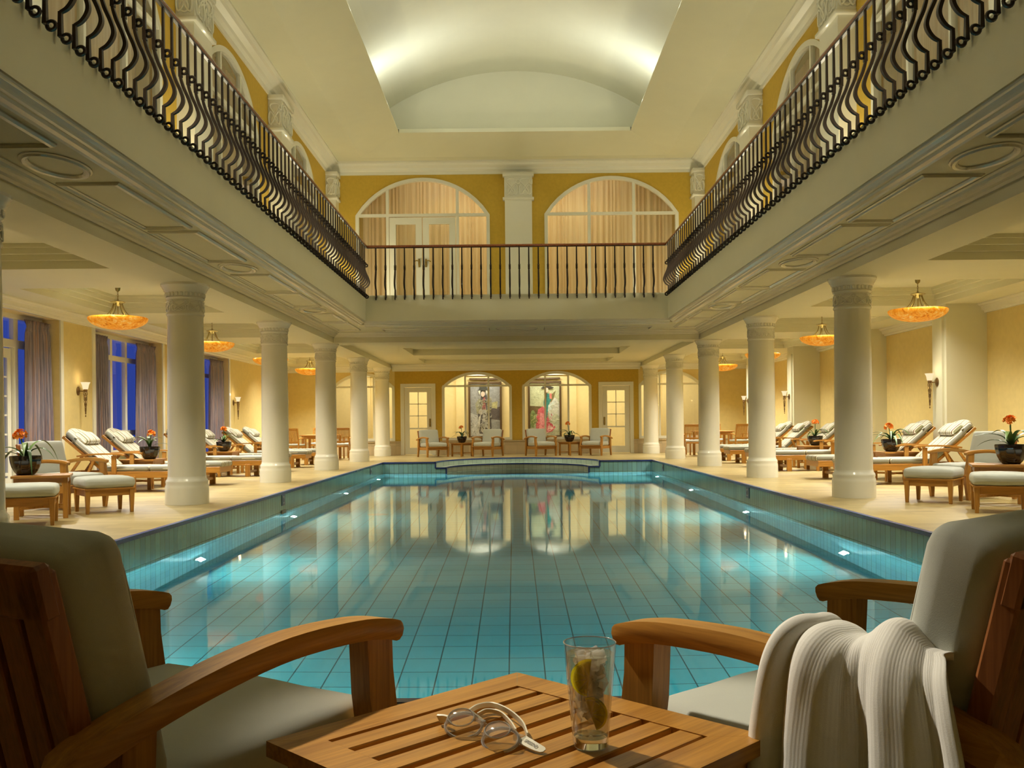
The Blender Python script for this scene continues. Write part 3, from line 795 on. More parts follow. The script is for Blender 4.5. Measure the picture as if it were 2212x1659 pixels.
full = [(-3.5, zb+.06)]+arc+[(3.5, zb+.06)]
for (x0, z0), (x1, z1) in zip(full, full[1:]):
    mb.poly([(x0, YN, z0), (x1, YN, z1), (x1, 21.9, z1), (x0, 21.9, z0)])
mb.poly([(x, 21.9, z) for x, z in full])
struct(mb.build('ceiling_vault', M['cream'], smooth=30), 'softly lit barrel vault over the pool', 'ceiling')
PC = [(0, 0), (0, -.27), (.03, -.27), (.035, -.20), (.09, -.17), (.11, -.13), (.20, -.09), (.23, -.05), (.29, -.04), (.29, 0)]
for i, (pts, fl) in enumerate((([(-XU, YN), (-XU, YU)], 1), ([(XU, YN), (XU, YU)], -1), ([(-XU, YU), (XU, YU)], 1))):
    mb = MB(); mb.sweep([(x, y, ZU) for x, y in pts], [(a*fl, b) for a, b in PC]); struct(mb.build('trim_%d' % (17+i), M['white'], smooth=0), 'moulded cornice of the upper gallery', 'cornice')

# ================================================================== COLUMNS
def column():
    root = empty('column')
    mb = MB(); mb.lathe([(.275, 0), (.275, .20), (.272, .235), (.262, .262), (.268, .285), (.262, .31), (.245, .33), (.240, .36)], n=40, capb=True); mb.build('base', M['white'], root, smooth=50)
    mb = MB(); mb.lathe([(.238, .35), (.237, .5), (.236, 1.2), (.231, 1.9), (.224, 2.46)], n=40, capb=False, capt=False); mb.build('shaft', M['white'], root, smooth=60)
    mb = MB()
    mb.lathe([(.226, 2.44), (.238, 2.455), (.240, 2.47), (.228, 2.485), (.228, 2.65), (.240, 2.66), (.246, 2.675), (.232, 2.69), (.240, 2.73), (.256, 2.755), (.268, 2.765), (.270, 2.78), (.285, 2.80), (.296, 2.825), (.306, 2.832), (.306, 2.86)], n=40, capb=False)
    for k in range(26):
        a = 2*PI*k/26; Mx = Matrix.Rotation(a, 4, 'Z')
        mb.box((.243, 0, 2.715), (.022, .034, .05), Mx, .006)
    n = 7
    for k in range(n):
        a = 2*PI*k/n
        knot(mb, lambda u, v, d, a=a: Vector(((.232+d)*math.cos(a+u/.232), (.232+d)*math.sin(a+u/.232), 2.565+v)), 2*PI*.232/n*.96, .150, .0085, 32)
    mb.build('capital', M['white'], root, smooth=50)
    return root
c0 = column(); first = True
ordn = ['cut off by the left frame edge', 'nearest full one', 'second full one', 'third full one', 'fourth, beside the corner of the pool', 'fifth, next to the far wall']
for s, nm in ((-1, 'left'), (1, 'right')):
    for i, y in enumerate(COLS):
        if i == 0 and s > 0: continue
        c = c0 if first else copy_tree(c0); first = False
        c.location = (s*4.36, y, 0); c.rotation_euler.z = .3*i+s
        tag(c, 'white round column on the %s side of the pool, %s' % (nm, ordn[i]), 'column', 'columns along the pool')
# ================================================================== RAILINGS
def baluster_mesh():
    """local: x=0 plane of the bar, +x bulges towards the pool, z=0 at the foot, top 1.07"""
    mb = MB(); r = .0130
    W2 = .0150; PR = [(-r*.85, -W2), (r*.85, -W2), (r*.85, W2), (-r*.85, W2)]
    mb.sweep([(0, 0, 1.07), (0, 0, .60)], PR, ref=(0, 1, 0), sc=[.85, 1])
    mb.sweep([(0, 0, .70), (.002, 0, .60)], PR, ref=(0, 1, 0), sc=[1.35, 1.35])
    bel = bez([(.0, 0, .62), (.004, 0, .585), (.030, 0, .50), (.074, 0, .40), (.095, 0, .325), (.082, 0, .27), (.045, 0, .222), (.0, 0, .195)], 4)
    n = len(bel); mb.sweep(bel, PR, ref=(0, 1, 0), sc=[.85+.40*math.sin(PI*i/(n-1)) for i in range(n)])
    mb.sweep([(0, 0, .20), (0, 0, .03)], PR, ref=(0, 1, 0), sc=[1.0, 1.3])
    for zc, rr in ((.655, .026), (.022, .029)):
        pts = [(.014+rr+rr*math.cos(a)*.98-.006, 0, zc+rr*math.sin(a)) for a in [PI*.95 - 2*PI*.93*k/14 for k in range(15)]] if zc > .1 else \
              [(.010+rr+rr*math.cos(a), 0, zc+rr*math.sin(a)) for a in [PI + 2*PI*.90*k/14 for k in range(15)]]
        mb.tube(pts, [r*1.1]*8+[r*(1.1-.05*i) for i in range(7)], 6)
    return mb
RAILX = 3.085
def railing(nm, lab, p0, p1, rz, gap, n):
    root = empty('balcony_railing', p0, rz); tag(root, lab, 'railing')
    Ln = (Vector(p1)-Vector(p0)).length
    return root, Ln
bm0 = baluster_mesh(); bz = ZF-.09
proto = None
def rail_run(lab, a, b, inward, y_or_x, count, t0, step):
    """run along the unit axis; baluster +x is turned towards the pool"""
    global proto
    root = empty('balcony_railing', a); tag(root, lab, 'railing')
    d = Vector(b)-Vector(a)
    mb = MB(); up = 1.09
    mb.tube([Vector((0, 0, up)), d+Vector((0, 0, up))], .026, 12, flat=.85)
    o = mb.build('handrail', M['rail'], root, smooth=60)
    mb = MB(); mb.bar((0, 0, up-.032), d+Vector((0, 0, up-.032)), .032, .012); mb.build('top_bar', M['iron'], root, smooth=0)
    u = d.normalized(); rz = inward
    for k in range(count):
        p = u*(t0+step*k)
        if proto is None:
            o = bm0.build('baluster', M['iron'], root, smooth=50); proto = o
        else:
            o = proto.copy(); COL.objects.link(o); o.parent = root
        o.location = p; o.rotation_euler = (0, 0, rz)
    return root
rail_run('black wrought iron bellied railing with wooden handrail along the left balcony', (-RAILX, 2.6, bz), (-RAILX, BY-.03, bz), 0, 0, 80, .20, .2075)
rail_run('black wrought iron bellied railing with wooden handrail along the right balcony', (RAILX, 2.6, bz), (RAILX, BY-.03, bz), PI, 0, 80, .20, .2075)
rail_run('short black wrought iron railing with wooden handrail across the bridge', (-RAILX, BY-.035, bz), (RAILX, BY-.035, bz), -PI/2, 0, 30, .19, .197)

# ================================================================== FURNITURE
def armchair(kind):
    root = empty('armchair')
    # side frames
    arm_p = [(.380, .587), (.33, .603), (.23, .617), (.05, .622), (-.12, .604), (-.28, .572), (-.41, .532)]
    for s in (-1, 1):
        x = s*.352
        cl = bez([(x, y, z-.02) for y, z in arm_p], 5)
        mb = MB(); hw = .034; ht = .021
        pr = [(-hw, -ht*.4), (-hw*.85, -ht), (hw*.85, -ht), (hw, -ht*.4), (hw, ht*.4), (hw*.85, ht), (-hw*.85, ht), (-hw, ht*.4)]
        rings = []
        for i, p in enumerate(cl):
            e = min(i, len(cl)-1-i); sc = {0: .35, 1: .8}.get(e, 1)
            t = (cl[min(i+1, len(cl)-1)]-cl[max(i-1, 0)]).normalized(); X = Vector((1, 0, 0)); Z = X.cross(t)
            q = p + (t*(.010) if i == 0 else Vector()) - (t*.010 if False else Vector())
            rings.append([mb.bm.verts.new(q+X*a*(sc if e == 0 else 1)+Z*b*sc) for a, b in pr])
        for A, B in zip(rings, rings[1:]):
            for k in range(8): mb.face([A[k], A[(k+1) % 8], B[(k+1) % 8], B[k]])
        mb.face(rings[0][::-1]); mb.face(rings[-1])
        mb.build('armrest', M['teak1'], root, smooth=35)
        mb = MB(); Mx = Matrix(((0, 0, 1, x-.024), (1, 0, 0, 0), (0, 1, 0, 0), (0, 0, 0, 1)))
        poly = [(.265, .585), (.345, .585), (.348, .50), (.360, .42), (.378, .34), (.388, .27), (.384, .20), (.352, 0), (.318, 0), (.308, .18), (.300, .27), (.288, .36), (.272, .46)]
        mb.prism(poly, 0, .048, Mx); mb.build('front_leg', M['teak2'], root, smooth=25)
        mb = MB(); poly = [(-.24, .55), (-.30, .55), (-.315, .30), (-.335, 0), (-.30, 0), (-.255, .22)]
        mb.prism(poly, 0, .045, Matrix(((0, 0, 1, x-.022), (1, 0, 0, 0), (0, 1, 0, 0), (0, 0, 0, 1)))); mb.build('rear_leg', M['teak2'], root, smooth=25)
    mb = MB()
    mb.box((0, .35, .255), (.66, .028, .085), bev=.004); mb.box((0, -.27, .255), (.66, .028, .085), bev=.004)
    for s in (-1, 1): mb.box((s*.325, .04, .255), (.026, .62, .085), bev=.004)
    mb.box((0, .385, .305), (.74, .05, .018), bev=.004)
    mb.build('seat_frame', M['teak0'], root, smooth=25)
    mb = MB()
    for k in range(7): mb.box((0, -.22+.085*k, .293), (.66, .06, .016), bev=.003)
    mb.build('seat_slats', M['teak0'], root, smooth=0)
    # back frame
    lean = math.atan2(.120, .50); Mb = Matrix.Translation((0, -.275, .30)) @ Matrix.Rotation(lean, 4, 'X')
    mb = MB()
    mb.box((0, 0, .48), (.66, .030, .085), Mb, .006); mb.box((0, 0, .03), (.60, .028, .06), Mb, .004)
    for s in (-1, 1): mb.box((s*.302, .004, .23), (.052, .038, .56), Mb, .005)
    mb.build('back_frame', M['dteak'], root, smooth=25)
    for k in range(7):
        mb = MB(); mb.box((-.225+.075*k, 0, .245), (.056, .016, .40), Mb, .003); mb.build('back_slat', M['dteak'], root, smooth=0)
    # cushions
    mb = MB(); mb.cushion((0, .055, .368), (.635, .62, .125), .035, .022, n=10, wob=.0015)
    sc = mb.build('seat_cushion', M['pale'], root, smooth=180)
    Mc = Mb @ Matrix.Translation((0, .088, .306))
    mb = MB(); mb.cushion((0, 0, 0), (.635, .135, .44), .042, .008, Mc, n=11, wob=.0007)
    bc = mb.build('back_cushion', M['pale'], root, smooth=180)
    def loop(mb, hx, hy, r, c, Mx, ax):
        P = []
        for k in range(48):
            a = 2*PI*(k+.5)/48; ca, sa = math.cos(a), math.sin(a); e = .20
            u = math.copysign(abs(ca)**e, ca)*hx; v = math.copysign(abs(sa)**e, sa)*hy
            P.append(Vector((u, v, 0) if ax == 'z' else (u, 0, v))+Vector(c))
        mb.tube([(Mx @ p) if Mx else p for p in P], r, 5, closed=True)
    mb = MB(); loop(mb, .3045, .297, .0034, (0, .055, .4185), None, 'z'); mb.build('piping', M['pale'], sc, smooth=180)
    mb = MB(); loop(mb, .3035, .206, .0034, (0, -.0550, 0), Mc, 'y'); loop(mb, .3035, .206, .0034, (0, .0550, 0), Mc, 'y'); mb.build('piping', M['pale'], bc, smooth=180)
    return root
def ottoman():
    root = empty('ottoman')
    mb = MB(); mb.box((0, 0, .285), (.57, .57, .02), bev=.004)
    for s in (-1, 1):
        mb.box((0, s*.245, .24), (.50, .025, .075), bev=.003); mb.box((s*.245, 0, .24), (.025, .50, .075), bev=.003)
    mb.build('frame', M['teak0'], root, smooth=25)
    for sx in (-1, 1):
        for sy in (-1, 1):
            mb = MB(); mb.box((sx*.247, sy*.247, .14), (.058, .058, .28), bev=.003, taper=(.62, .62)); mb.build('leg', M['teak2'], root, smooth=25)
    mb = MB(); mb.cushion((0, 0, .355), (.57, .57, .115), .04, .022, n=10, wob=.0015); c = mb.build('cushion', M['pale'], root, smooth=180)
    mb = MB(); P = []
    for k in range(48):
        a = 2*PI*(k+.5)/48; ca, sa = math.cos(a), math.sin(a); P.append((math.copysign(abs(ca)**.22, ca)*.274, math.copysign(abs(sa)**.22, sa)*.274, .4005))
    mb.tube(P, .0022, 5, closed=True); mb.build('piping', M['pale'], c, smooth=180)
    return root
def side_table(w=.588, h=.48):
    root = empty('side_table'); f = .072; t = .026; hw = w/2
    mb = MB()
    for s in (-1, 1):   # mitred frame
        mb.prism([(-hw, s*hw), (hw, s*hw), (hw-f, s*(hw-f)), (-hw+f, s*(hw-f))], h-t, h)
        mb.prism([(s*hw, -hw+.001), (s*hw, hw-.001), (s*(hw-f), hw-f), (s*(hw-f), -hw+f)], h-t, h)
    for s in (-1, 1):
        mb.box((0, s*(hw-.045), h-t-.03), (w-.12, .022, .06)); mb.box((s*(hw-.045), 0, h-t-.03), (.022, w-.12, .06))
    mb.build('table_frame', M['teak0'], root, smooth=0)
    n = 7; L_ = w-2*f; pit = L_/n
    for k in range(n):
        mb = MB(); mb.box((0, -L_/2+pit*(k+.5), h-.011), (L_, pit-.016, .020), bev=.002); mb.build('slat', M['teak0'], root, smooth=0)
    for sx in (-1, 1):
        for sy in (-1, 1):
            mb = MB(); mb.box((sx*(hw-.05), sy*(hw-.05), (h-t)/2), (.052, .052, h-t), bev=.003); mb.build('leg', M['teak2'], root, smooth=25)
    mb = MB(); mb.bar((-hw+.05, -hw+.05, .12), (hw-.05, hw-.05, .12), .03, .03); mb.bar((-hw+.05, hw-.05, .121), (hw-.05, -hw+.05, .121), .03, .03); mb.build('stretcher', M['teak0'], root, smooth=0)
    return root
def lounger():
    root = empty('sun_lounger')
    mb = MB()
    for s in (-1, 1): mb.box((1.04, s*.315, .272), (2.02, .028, .10), bev=.004)
    mb.box((.045, 0, .272), (.028, .62, .10), bev=.004); mb.box((2.04, 0, .272), (.028, .62, .10), bev=.004)
    for k in range(14): mb.box((.12+.095*k, 0, .308), (.07, .60, .014))
    mb.build('frame', M['teak0'], root, smooth=0)
    for x, wd in ((.36, .10), (.93, .06), (1.94, .06)):
        for s in (-1, 1):
            mb = MB(); mb.box((x, s*.315, .125), (wd, .045, .25), bev=.004); mb.build('leg', M['teak2'], root, smooth=25)
    mb = MB(); mb.box((.36, 0, .10), (.045, .60, .045)); mb.build('stretcher', M['teak1'], root, smooth=0)
    mb = MB()
    for s in (-1, 1): mb.lathe([(.001, -.02), (.04, -.02), (.04, .02), (.001, .02)], n=14, M=Matrix.Translation((1.94, s*.36, .045)) @ Matrix.Rotation(PI/2, 4, 'X'))
    mb.build('wheels', M['dteak'], root, smooth=30)
    for s in (-1, 1):
        mb = MB(); mb.box((1.22, s*.345, .43), (.07, .035, .28), bev=.004); mb.build('arm_post', M['teak2'], root, smooth=25)
        mb = MB(); mb.bar((1.62, s*.345, .30), (1.50, s*.345, .56), .035, .045, up=Vector((0, 1, 0))); mb.build('arm_post', M['teak2'], root, smooth=25)
        mb = MB(); mb.sweep(bez([(1.06, s*.345, .578), (1.14, s*.345, .592), (1.35, s*.345, .597), (1.60, s*.345, .59), (1.78, s*.345, .565)], 4), [(-.036, -.012), (.036, -.012), (.036, .012), (-.036, .012)]); mb.build('armrest', M['teak0'], root, smooth=30)
    A = math.atan2(.53, .62); Mb = Matrix.Translation((1.40, 0, .33)) @ Matrix.Rotation(-A, 4, 'Y')
    mb = MB()
    for s in (-1, 1): mb.box((.40, s*.285, 0), (.84, .03, .045), Mb, .004)
    for k in range(7): mb.box((.08+.11*k, 0, .012), (.08, .56, .014), Mb)
    mb.box((.81, 0, 0), (.04, .60, .045), Mb, .004); mb.build('back_frame', M['teak0'], root, smooth=0)
    for s in (-1, 1):
        mb = MB(); mb.bar(Mb @ Vector((.42, s*.25, -.01)), Vector((1.93, s*.25, .30)), .03, .04); mb.build('back_strut', M['teak0'], root, smooth=0)
    for x0, x1 in ((.0, .695), (.705, 1.40)):
        mb = MB(); mb.cushion(((x0+x1)/2, 0, .362), (x1-x0, .62, .088), .035, .010, n=9); c = mb.build('seat_cushion', M['stripe'], root, smooth=180)
    mb = MB(); cr = lambda p: Vector((p.x - (.09*(p.y/.31)**2 if p.x > .25 else 0), p.y, p.z+(.018 if p.x > .2 else 0)))
    mb.cushion((.45, 0, .065), (.90, .62, .085), .035, .010, Mb, n=11, crown=cr); mb.build('back_cushion', M['stripe'], root, smooth=180)
    mb = MB(); mb.cushion((.62, 0, .145), (.24, .50, .09), .045, .02, Mb, n=9); pl = mb.build('head_pillow', M['stripe'], root, smooth=180)
    mb = MB()
    for s in (-1, 1): mb.box((.66, s*.27, .122), (.035, .10, .008), Mb)
    mb.build('strap', M['stripe'], pl, smooth=0)
    return root
def dining_chair():
    root = empty('dining_chair')
    for s in (-1, 1):
        mb = MB(); mb.bar((s*.225, .22, 0), (s*.225, .22, .64), .035, .04, up=Vector((0, 1, 0))); mb.build('front_leg', M['teak2'], root, smooth=0)
        mb = MB(); mb.sweep(bez([(s*.225, -.28, 0), (s*.225, -.22, .42), (s*.225, -.30, .93)], 5), [(-.018, -.018), (.018, -.018), (.018, .018), (-.018, .018)], ref=(0, 1, 0)); mb.build('rear_leg', M['teak2'], root, smooth=30)
        mb = MB(); mb.sweep(bez([(s*.235, .27, .64), (s*.235, .05, .655), (s*.235, -.25, .62)], 4), [(-.026, -.011), (.026, -.011), (.026, .011), (-.026, .011)]); mb.build('armrest', M['teak1'], root, smooth=30)
    mb = MB(); mb.box((0, 0, .40), (.44, .46, .05), bev=.004); mb.build('seat', M['teak0'], root, smooth=0)
    mb = MB(); mb.cushion((0, .01, .45), (.43, .43, .05), .022, .006, n=7); cu = mb.build('seat_cushion', M['pale'], root, smooth=180)
    mb = MB()
    for s in (-1, 1): mb.tube(bez([(s*.2, -.22, .44), (s*.22, -.27, .40), (s*.21, -.29, .30), (s*.22, -.28, .22)], 3), .005, 4)
    mb.build('tie', M['pale'], cu)
    mb = MB(); mb.box((0, -.292, .90), (.44, .028, .07), bev=.004); mb.build('back_rail', M['teak0'], root, smooth=0); mb = MB(); mb.box((0, -.245, .53), (.42, .026, .05), bev=.004); mb.build('back_rail', M['teak0'], root, smooth=0)
    for k in range(11):
        mb = MB(); mb.bar((-.18+.036*k, -.246, .53), (-.18+.036*k, -.292, .89), .020, .012, up=Vector((0, 1, 0))); mb.build('back_slat', M['teak2'], root, smooth=0)
    return root
def dining_table():
    root = empty('dining_table')
    mb = MB(); mb.box((0, 0, .715), (1.1, 1.1, .03), bev=.004); mb.build('table_top', M['teak0'], root, smooth=0)
    mb = MB()
    for s in (-1, 1): mb.box((0, s*.46, .655), (.92, .025, .09)); mb.box((s*.46, 0, .655), (.025, .92, .09))
    mb.build('apron', M['teak0'], root, smooth=0)
    for sx in (-1, 1):
        for sy in (-1, 1): mb = MB(); mb.box((sx*.46, sy*.46, .35), (.07, .07, .70), bev=.004); mb.build('leg', M['teak2'], root, smooth=0)
    return root
class Proto:
    def __init__(s, f): s.f = f; s.o = None
    def put(s, x, y, deg, lab, cat, group, z=0, scale=None):
        if s.o is None: s.o = s.f(); o = s.o
        else: o = copy_tree(s.o)
        o.location = (x, y, z); o.rotation_euler = (0, 0, R(deg)); tag(o, lab, cat, group)
        if scale: o.scale = (scale,)*3
        return o
AC = Proto(lambda: armchair(0)); OT = Proto(ottoman); ST = Proto(side_table); LO = Proto(lounger); DC = Proto(dining_chair); DT = Proto(dining_table)
g = 'teak armchairs with grey cushions'
NL = AC.put(-.825, 1.835, -29.9, 'large teak armchair in the left foreground seen from behind, nothing on its arm', 'armchair', g)
NR = AC.put(.655, 1.852, 38.5, 'large teak armchair in the right foreground with a white towel over its arm', 'armchair', g)
AC.put(-5.72, 11.80, -104, 'teak armchair with pale cushions on the left deck, behind the potted plant and footstools', 'armchair', g)
AC.put(5.77, 12.05, 102, 'teak armchair with pale cushions on the right deck, behind the potted plant and footstools', 'armchair', g)
for x, d, l in ((-2.62, -148, 'teak armchair at the far wall, leftmost of the four'), (-.90, 152, 'teak armchair at the far wall, second from the left, under the grey portrait'), (.73, -152, 'teak armchair at the far wall, third from the left, under the pink portrait'), (2.46, 148, 'teak armchair at the far wall, rightmost of the four')):
    AC.put(x, 29.35, d, l, 'armchair', g)
g = 'cushioned teak footstools'
OT.put(-4.98, 11.28, 38, 'cushioned teak footstool on the left deck, set at an angle before the armchair', 'footstool', g)
OT.put(-5.17, 9.88, 22, 'cushioned teak footstool on the left deck, in front of the plant table', 'footstool', g)
OT.put(-5.92, 9.75, 12, 'cushioned teak footstool cut off by the left frame edge', 'footstool', g)
OT.put(5.03, 11.50, -38, 'cushioned teak footstool on the right deck, set at an angle before the armchair', 'footstool', g)
OT.put(5.16, 10.18, -22, 'cushioned teak footstool on the right deck, in front of the plant table', 'footstool', g)
OT.put(5.95, 10.05, -12, 'cushioned teak footstool cut off by the right frame edge', 'footstool', g)
g = 'slatted teak side tables'
ST.put(CX, 1.561, 45, 'slatted teak table in the foreground holding goggles and a drink', 'table', g)
ST.put(-5.40, 10.66, 22, 'slatted teak table under the nearest potted plant on the left deck', 'table', g)
ST.put(5.52, 10.92, -22, 'slatted teak table under the nearest potted plant on the right deck', 'table', g)
TBY = [15.6, 19.9, 23.6]
for s, nm in ((-1, 'left'), (1, 'right')):
    for i, y in enumerate(TBY):
        ST.put(s*6.22, y, 0, 'slatted teak table between the %s pair of striped loungers on the %s' % (['nearest', 'second', 'farthest'][i], nm), 'table', g)
ST.put(-1.72, 29.5, 45, 'slatted teak table with a plant between the two left armchairs at the far wall', 'table', g, scale=.88)
ST.put(1.64, 29.5, 45, 'slatted teak table with a plant between the two right armchairs at the far wall', 'table', g, scale=.88)
g = 'striped sun loungers along the side walls'
oz = ['nearest', 'second nearest', 'third nearest', 'fourth nearest', 'fifth nearest', 'farthest']
for s, nm in ((-1, 'left'), (1, 'right')):
    for i, y in enumerate((14.9, 16.30, 19.12, 20.72, 22.85, 24.4)):
        LO.put(s*5.03, y, 180 if s < 0 else 0, 'teak sun lounger with striped cushions and raised back on the %s deck, %s' % (nm, oz[i]), 'sun lounger', g)
gt = 'square dining tables'; gc = 'slat-backed teak dining chairs'
for s, nm in ((-1, 'left'), (1, 'right')):
    DT.put(s*5.85, 28.3, 0, 'square teak dining table at the far %s corner' % nm, 'table', gt)
    for (x, y, d, l) in ((6.42, 27.30, -14, 'back to camera, outer side'), (6.15, 29.35, 180, 'behind the table'), (5.12, 27.55, 8, 'back to camera beside the column'), (5.02, 28.9, 84, 'side-on at the inner side')):
        DC.put(s*x, y, s*-d, 'slatted teak dining chair, far %s corner, %s' % (nm, l), 'dining chair', gc)

# ---- plants
def plant(loc, lab, seed, nl=11, droop=1.0, stems=1, sc=1.0, hgt=.34):
    rnd = random.Random(seed); root = empty('potted_clivia', loc, rnd.uniform(0, 6)); tag(root, lab, 'plant', 'orange flowering clivias in black bowls'); root.scale = (sc,)*3
    mb = MB(); mb.lathe([(.070, 0), (.084, .004), (.110, .035), (.134, .085), (.148, .14), (.155, .195), (.151, .205), (.141, .195), (.134, .16)], n=48, flute=12, famp=.045, capt=False); mb.build('pot', M['pot'], root, smooth=60)
    mb = MB(); mb.lathe([(.05, .168), (.135, .17)], n=20, capt=True); mb.poly([(.136*math.cos(2*PI*k/16), .136*math.sin(2*PI*k/16), .17) for k in range(16)]); mb.build('soil', M['soil'], root)
    for k in range(nl):
        a = 2*PI*k/nl + rnd.uniform(-.25, .25); ln = rnd.uniform(.22, .40); up = rnd.uniform(.06, .20); dr = rnd.uniform(.02, .16)*droop
        c = bez([(0, 0, .17), (ln*.22, 0, .17+up*.75), (ln*.55, 0, .17+up), (ln*.85, 0, .17+up-dr*.5), (ln*1.05, 0, .17+up-dr*1.3)], 4)
        mb = MB(); Rz = Matrix.Rotation(a, 4, 'Z'); n = len(c); prev = None; wd = rnd.uniform(.019, .028)
        for i, p in enumerate(c):
            w_ = wd*(.55+.45*math.sin(PI*min(1, i/n*1.3+.12)))*(1 if i < n-5 else (n-1-i)/5+.06)
            row = [mb.bm.verts.new(Rz @ Vector((p.x, y, p.z+abs(y)*.35))) for y in (-w_, 0, w_)]
            if prev: mb.face([prev[0], prev[1], row[1], row[0]]); mb.face([prev[1], prev[2], row[2], row[1]])
            prev = row
        mb.build('leaf', M['leaf'] if rnd.random() < .65 else M['leaf2'], root, smooth=180)
    for s_ in range(stems):
        dx, dy = rnd.uniform(-.05, .05), rnd.uniform(-.05, .05); top = Vector((dx, dy, .20+hgt*rnd.uniform(.85, 1.0)))
        mb = MB(); mb.tube(bez([(0, 0, .17), (dx*.4, dy*.4, .17+hgt*.5), tuple(top)], 4), .008, 6); mb.build('stem', M['leaf'], root)
        mb = MB()
        for k in range(18):
            th = rnd.uniform(0, 2*PI); ph = rnd.uniform(.05, 1.75); d = Vector((math.sin(ph)*math.cos(th), math.sin(ph)*math.sin(th), math.cos(ph)))
            b0 = top + d*.012; c_ = top + d*rnd.uniform(.045, .06)
            mb.tube([b0, c_], .0025, 4)
            t1 = d.cross(Vector((.3, .5, .8))).normalized(); t2 = d.cross(t1)
            for j in range(6):
                aa = 2*PI*j/6; o_ = t1*math.cos(aa)+t2*math.sin(aa); sd = t1*-math.sin(aa)+t2*math.cos(aa)
                p0 = c_; p1 = c_+o_*.018+d*.014+sd*.011; p2 = c_+o_*.034+d*.016; p3 = c_+o_*.018+d*.014-sd*.011
                mb.poly([p0, p1, p2, p3])
        mb.build('flower_head', M['petal'], root, smooth=0)
    return root
TZ = .48
plant((-5.57, 10.62, TZ), 'orange flowering clivia in a black bowl, at the left frame edge', 3, 9, 1.3, 1, 1.05, .22)
plant((-6.08, 15.55, TZ), 'orange flowering clivia in a black bowl between the nearest left loungers', 5, 7, .3, 1, 1.0, .24)
plant((-6.20, 19.9, TZ), 'orange flowering clivia in a black bowl between the second pair of left loungers', 8, 7, .6, 1, 1.0, .26)
plant((5.66, 10.90, TZ), 'orange flowering clivia in a black bowl, at the right frame edge', 13, 8, .6, 1, 1.1, .26)
plant((6.15, 15.6, TZ), 'orange flowering clivia in a black bowl between the nearest right loungers', 21, 14, 1.0, 1, 1.0, .20)
plant((6.26, 19.9, TZ), 'orange flowering clivia in a black bowl between the second pair of right loungers', 34, 9, .7, 1, 1.0, .32)
plant((-1.72, 29.5, .423), 'orange flowering clivia on the table left of the grey portrait', 55, 13, .6, 1, .98, .30)
plant((1.64, 29.5, .423), 'orange flowering clivia on the table right of the pink portrait', 89, 14, .8, 1, 1.05, .34)

# ---- pendants and sconces
def pendant():
    root = empty('pendant_lamp')   # origin at the ceiling
    mb = MB(); mb.lathe([(.085, 0), (.085, -.012), (.06, -.03), (.040, -.07), (.034, -.11), (.012, -.13), (.004, -.14)], n=20, capt=True); mb.build('ceiling_canopy', M['brass'], root, smooth=50)
    mb = MB()
    for k in range(4):
        zc = -.16-.032*k; P = []
        for a in [2*PI*i/12 for i in range(12)]:
            u, v = .010*math.cos(a), .021*math.sin(a)
            P.append((u, 0, zc+v) if k % 2 else (0, u, zc+v))
        mb.tube(P, .003, 5, closed=True)
    mb.build('chain', M['brass'], root)
    mb = MB(); mb.lathe([(.006, -.25), (.02, -.265), (.10, -.285), (.115, -.292), (.10, -.305), (.05, -.32), (.03, -.345), (.006, -.36)], n=24); mb.tube([(0, 0, -.34), (0, 0, -.60)], .007, 6); mb.build('hanger_plate', M['brass'], root, smooth=50)
    for k in range(7):
        a = 2*PI*k/7+.2; c = bez([(.06, 0, -.31), (.10, 0, -.42), (.17, 0, -.50), (.29, 0, -.565)], 5); Rz = Matrix.Rotation(a, 4, 'Z')
        mb = MB(); mb.tube([Rz @ p for p in c], .0075, 6); mb.build('arm', M['brass'], root)
    mb = MB(); RB = .44
    pr = [(RB*math.sin(t)*1.0, -.545-.175*(math.cos(t))) for t in [PI/2*k/12 for k in range(13)]]
    pr = [(max(.002, r_), z) for r_, z in pr]; pr2 = [(r_*.97, z+.012) for r_, z in reversed(pr)]
    mb.lathe(pr+[pr2[0]], n=48, capb=False, capt=False); mb.mi = 1; mb.lathe(pr2, n=48, capb=False, capt=False); mb.build('bowl_shade', [M['amber'], M['cream']], root, smooth=60)
    return root
PE = Proto(pendant)
for s, nm in ((-1, 'left'), (1, 'right')):
    for i, y in enumerate((14.64, 19.2, 23.8, 28.36)):
        PE.put(s*6.2 if s > 0 else -6.2, y, 20*i, 'amber bowl pendant lamp on brass arms over the %s deck, %s' % (nm, ['nearest', 'second', 'third, mostly behind a column', 'farthest'][i]), 'lamp', 'amber bowl pendants', z=3.24)
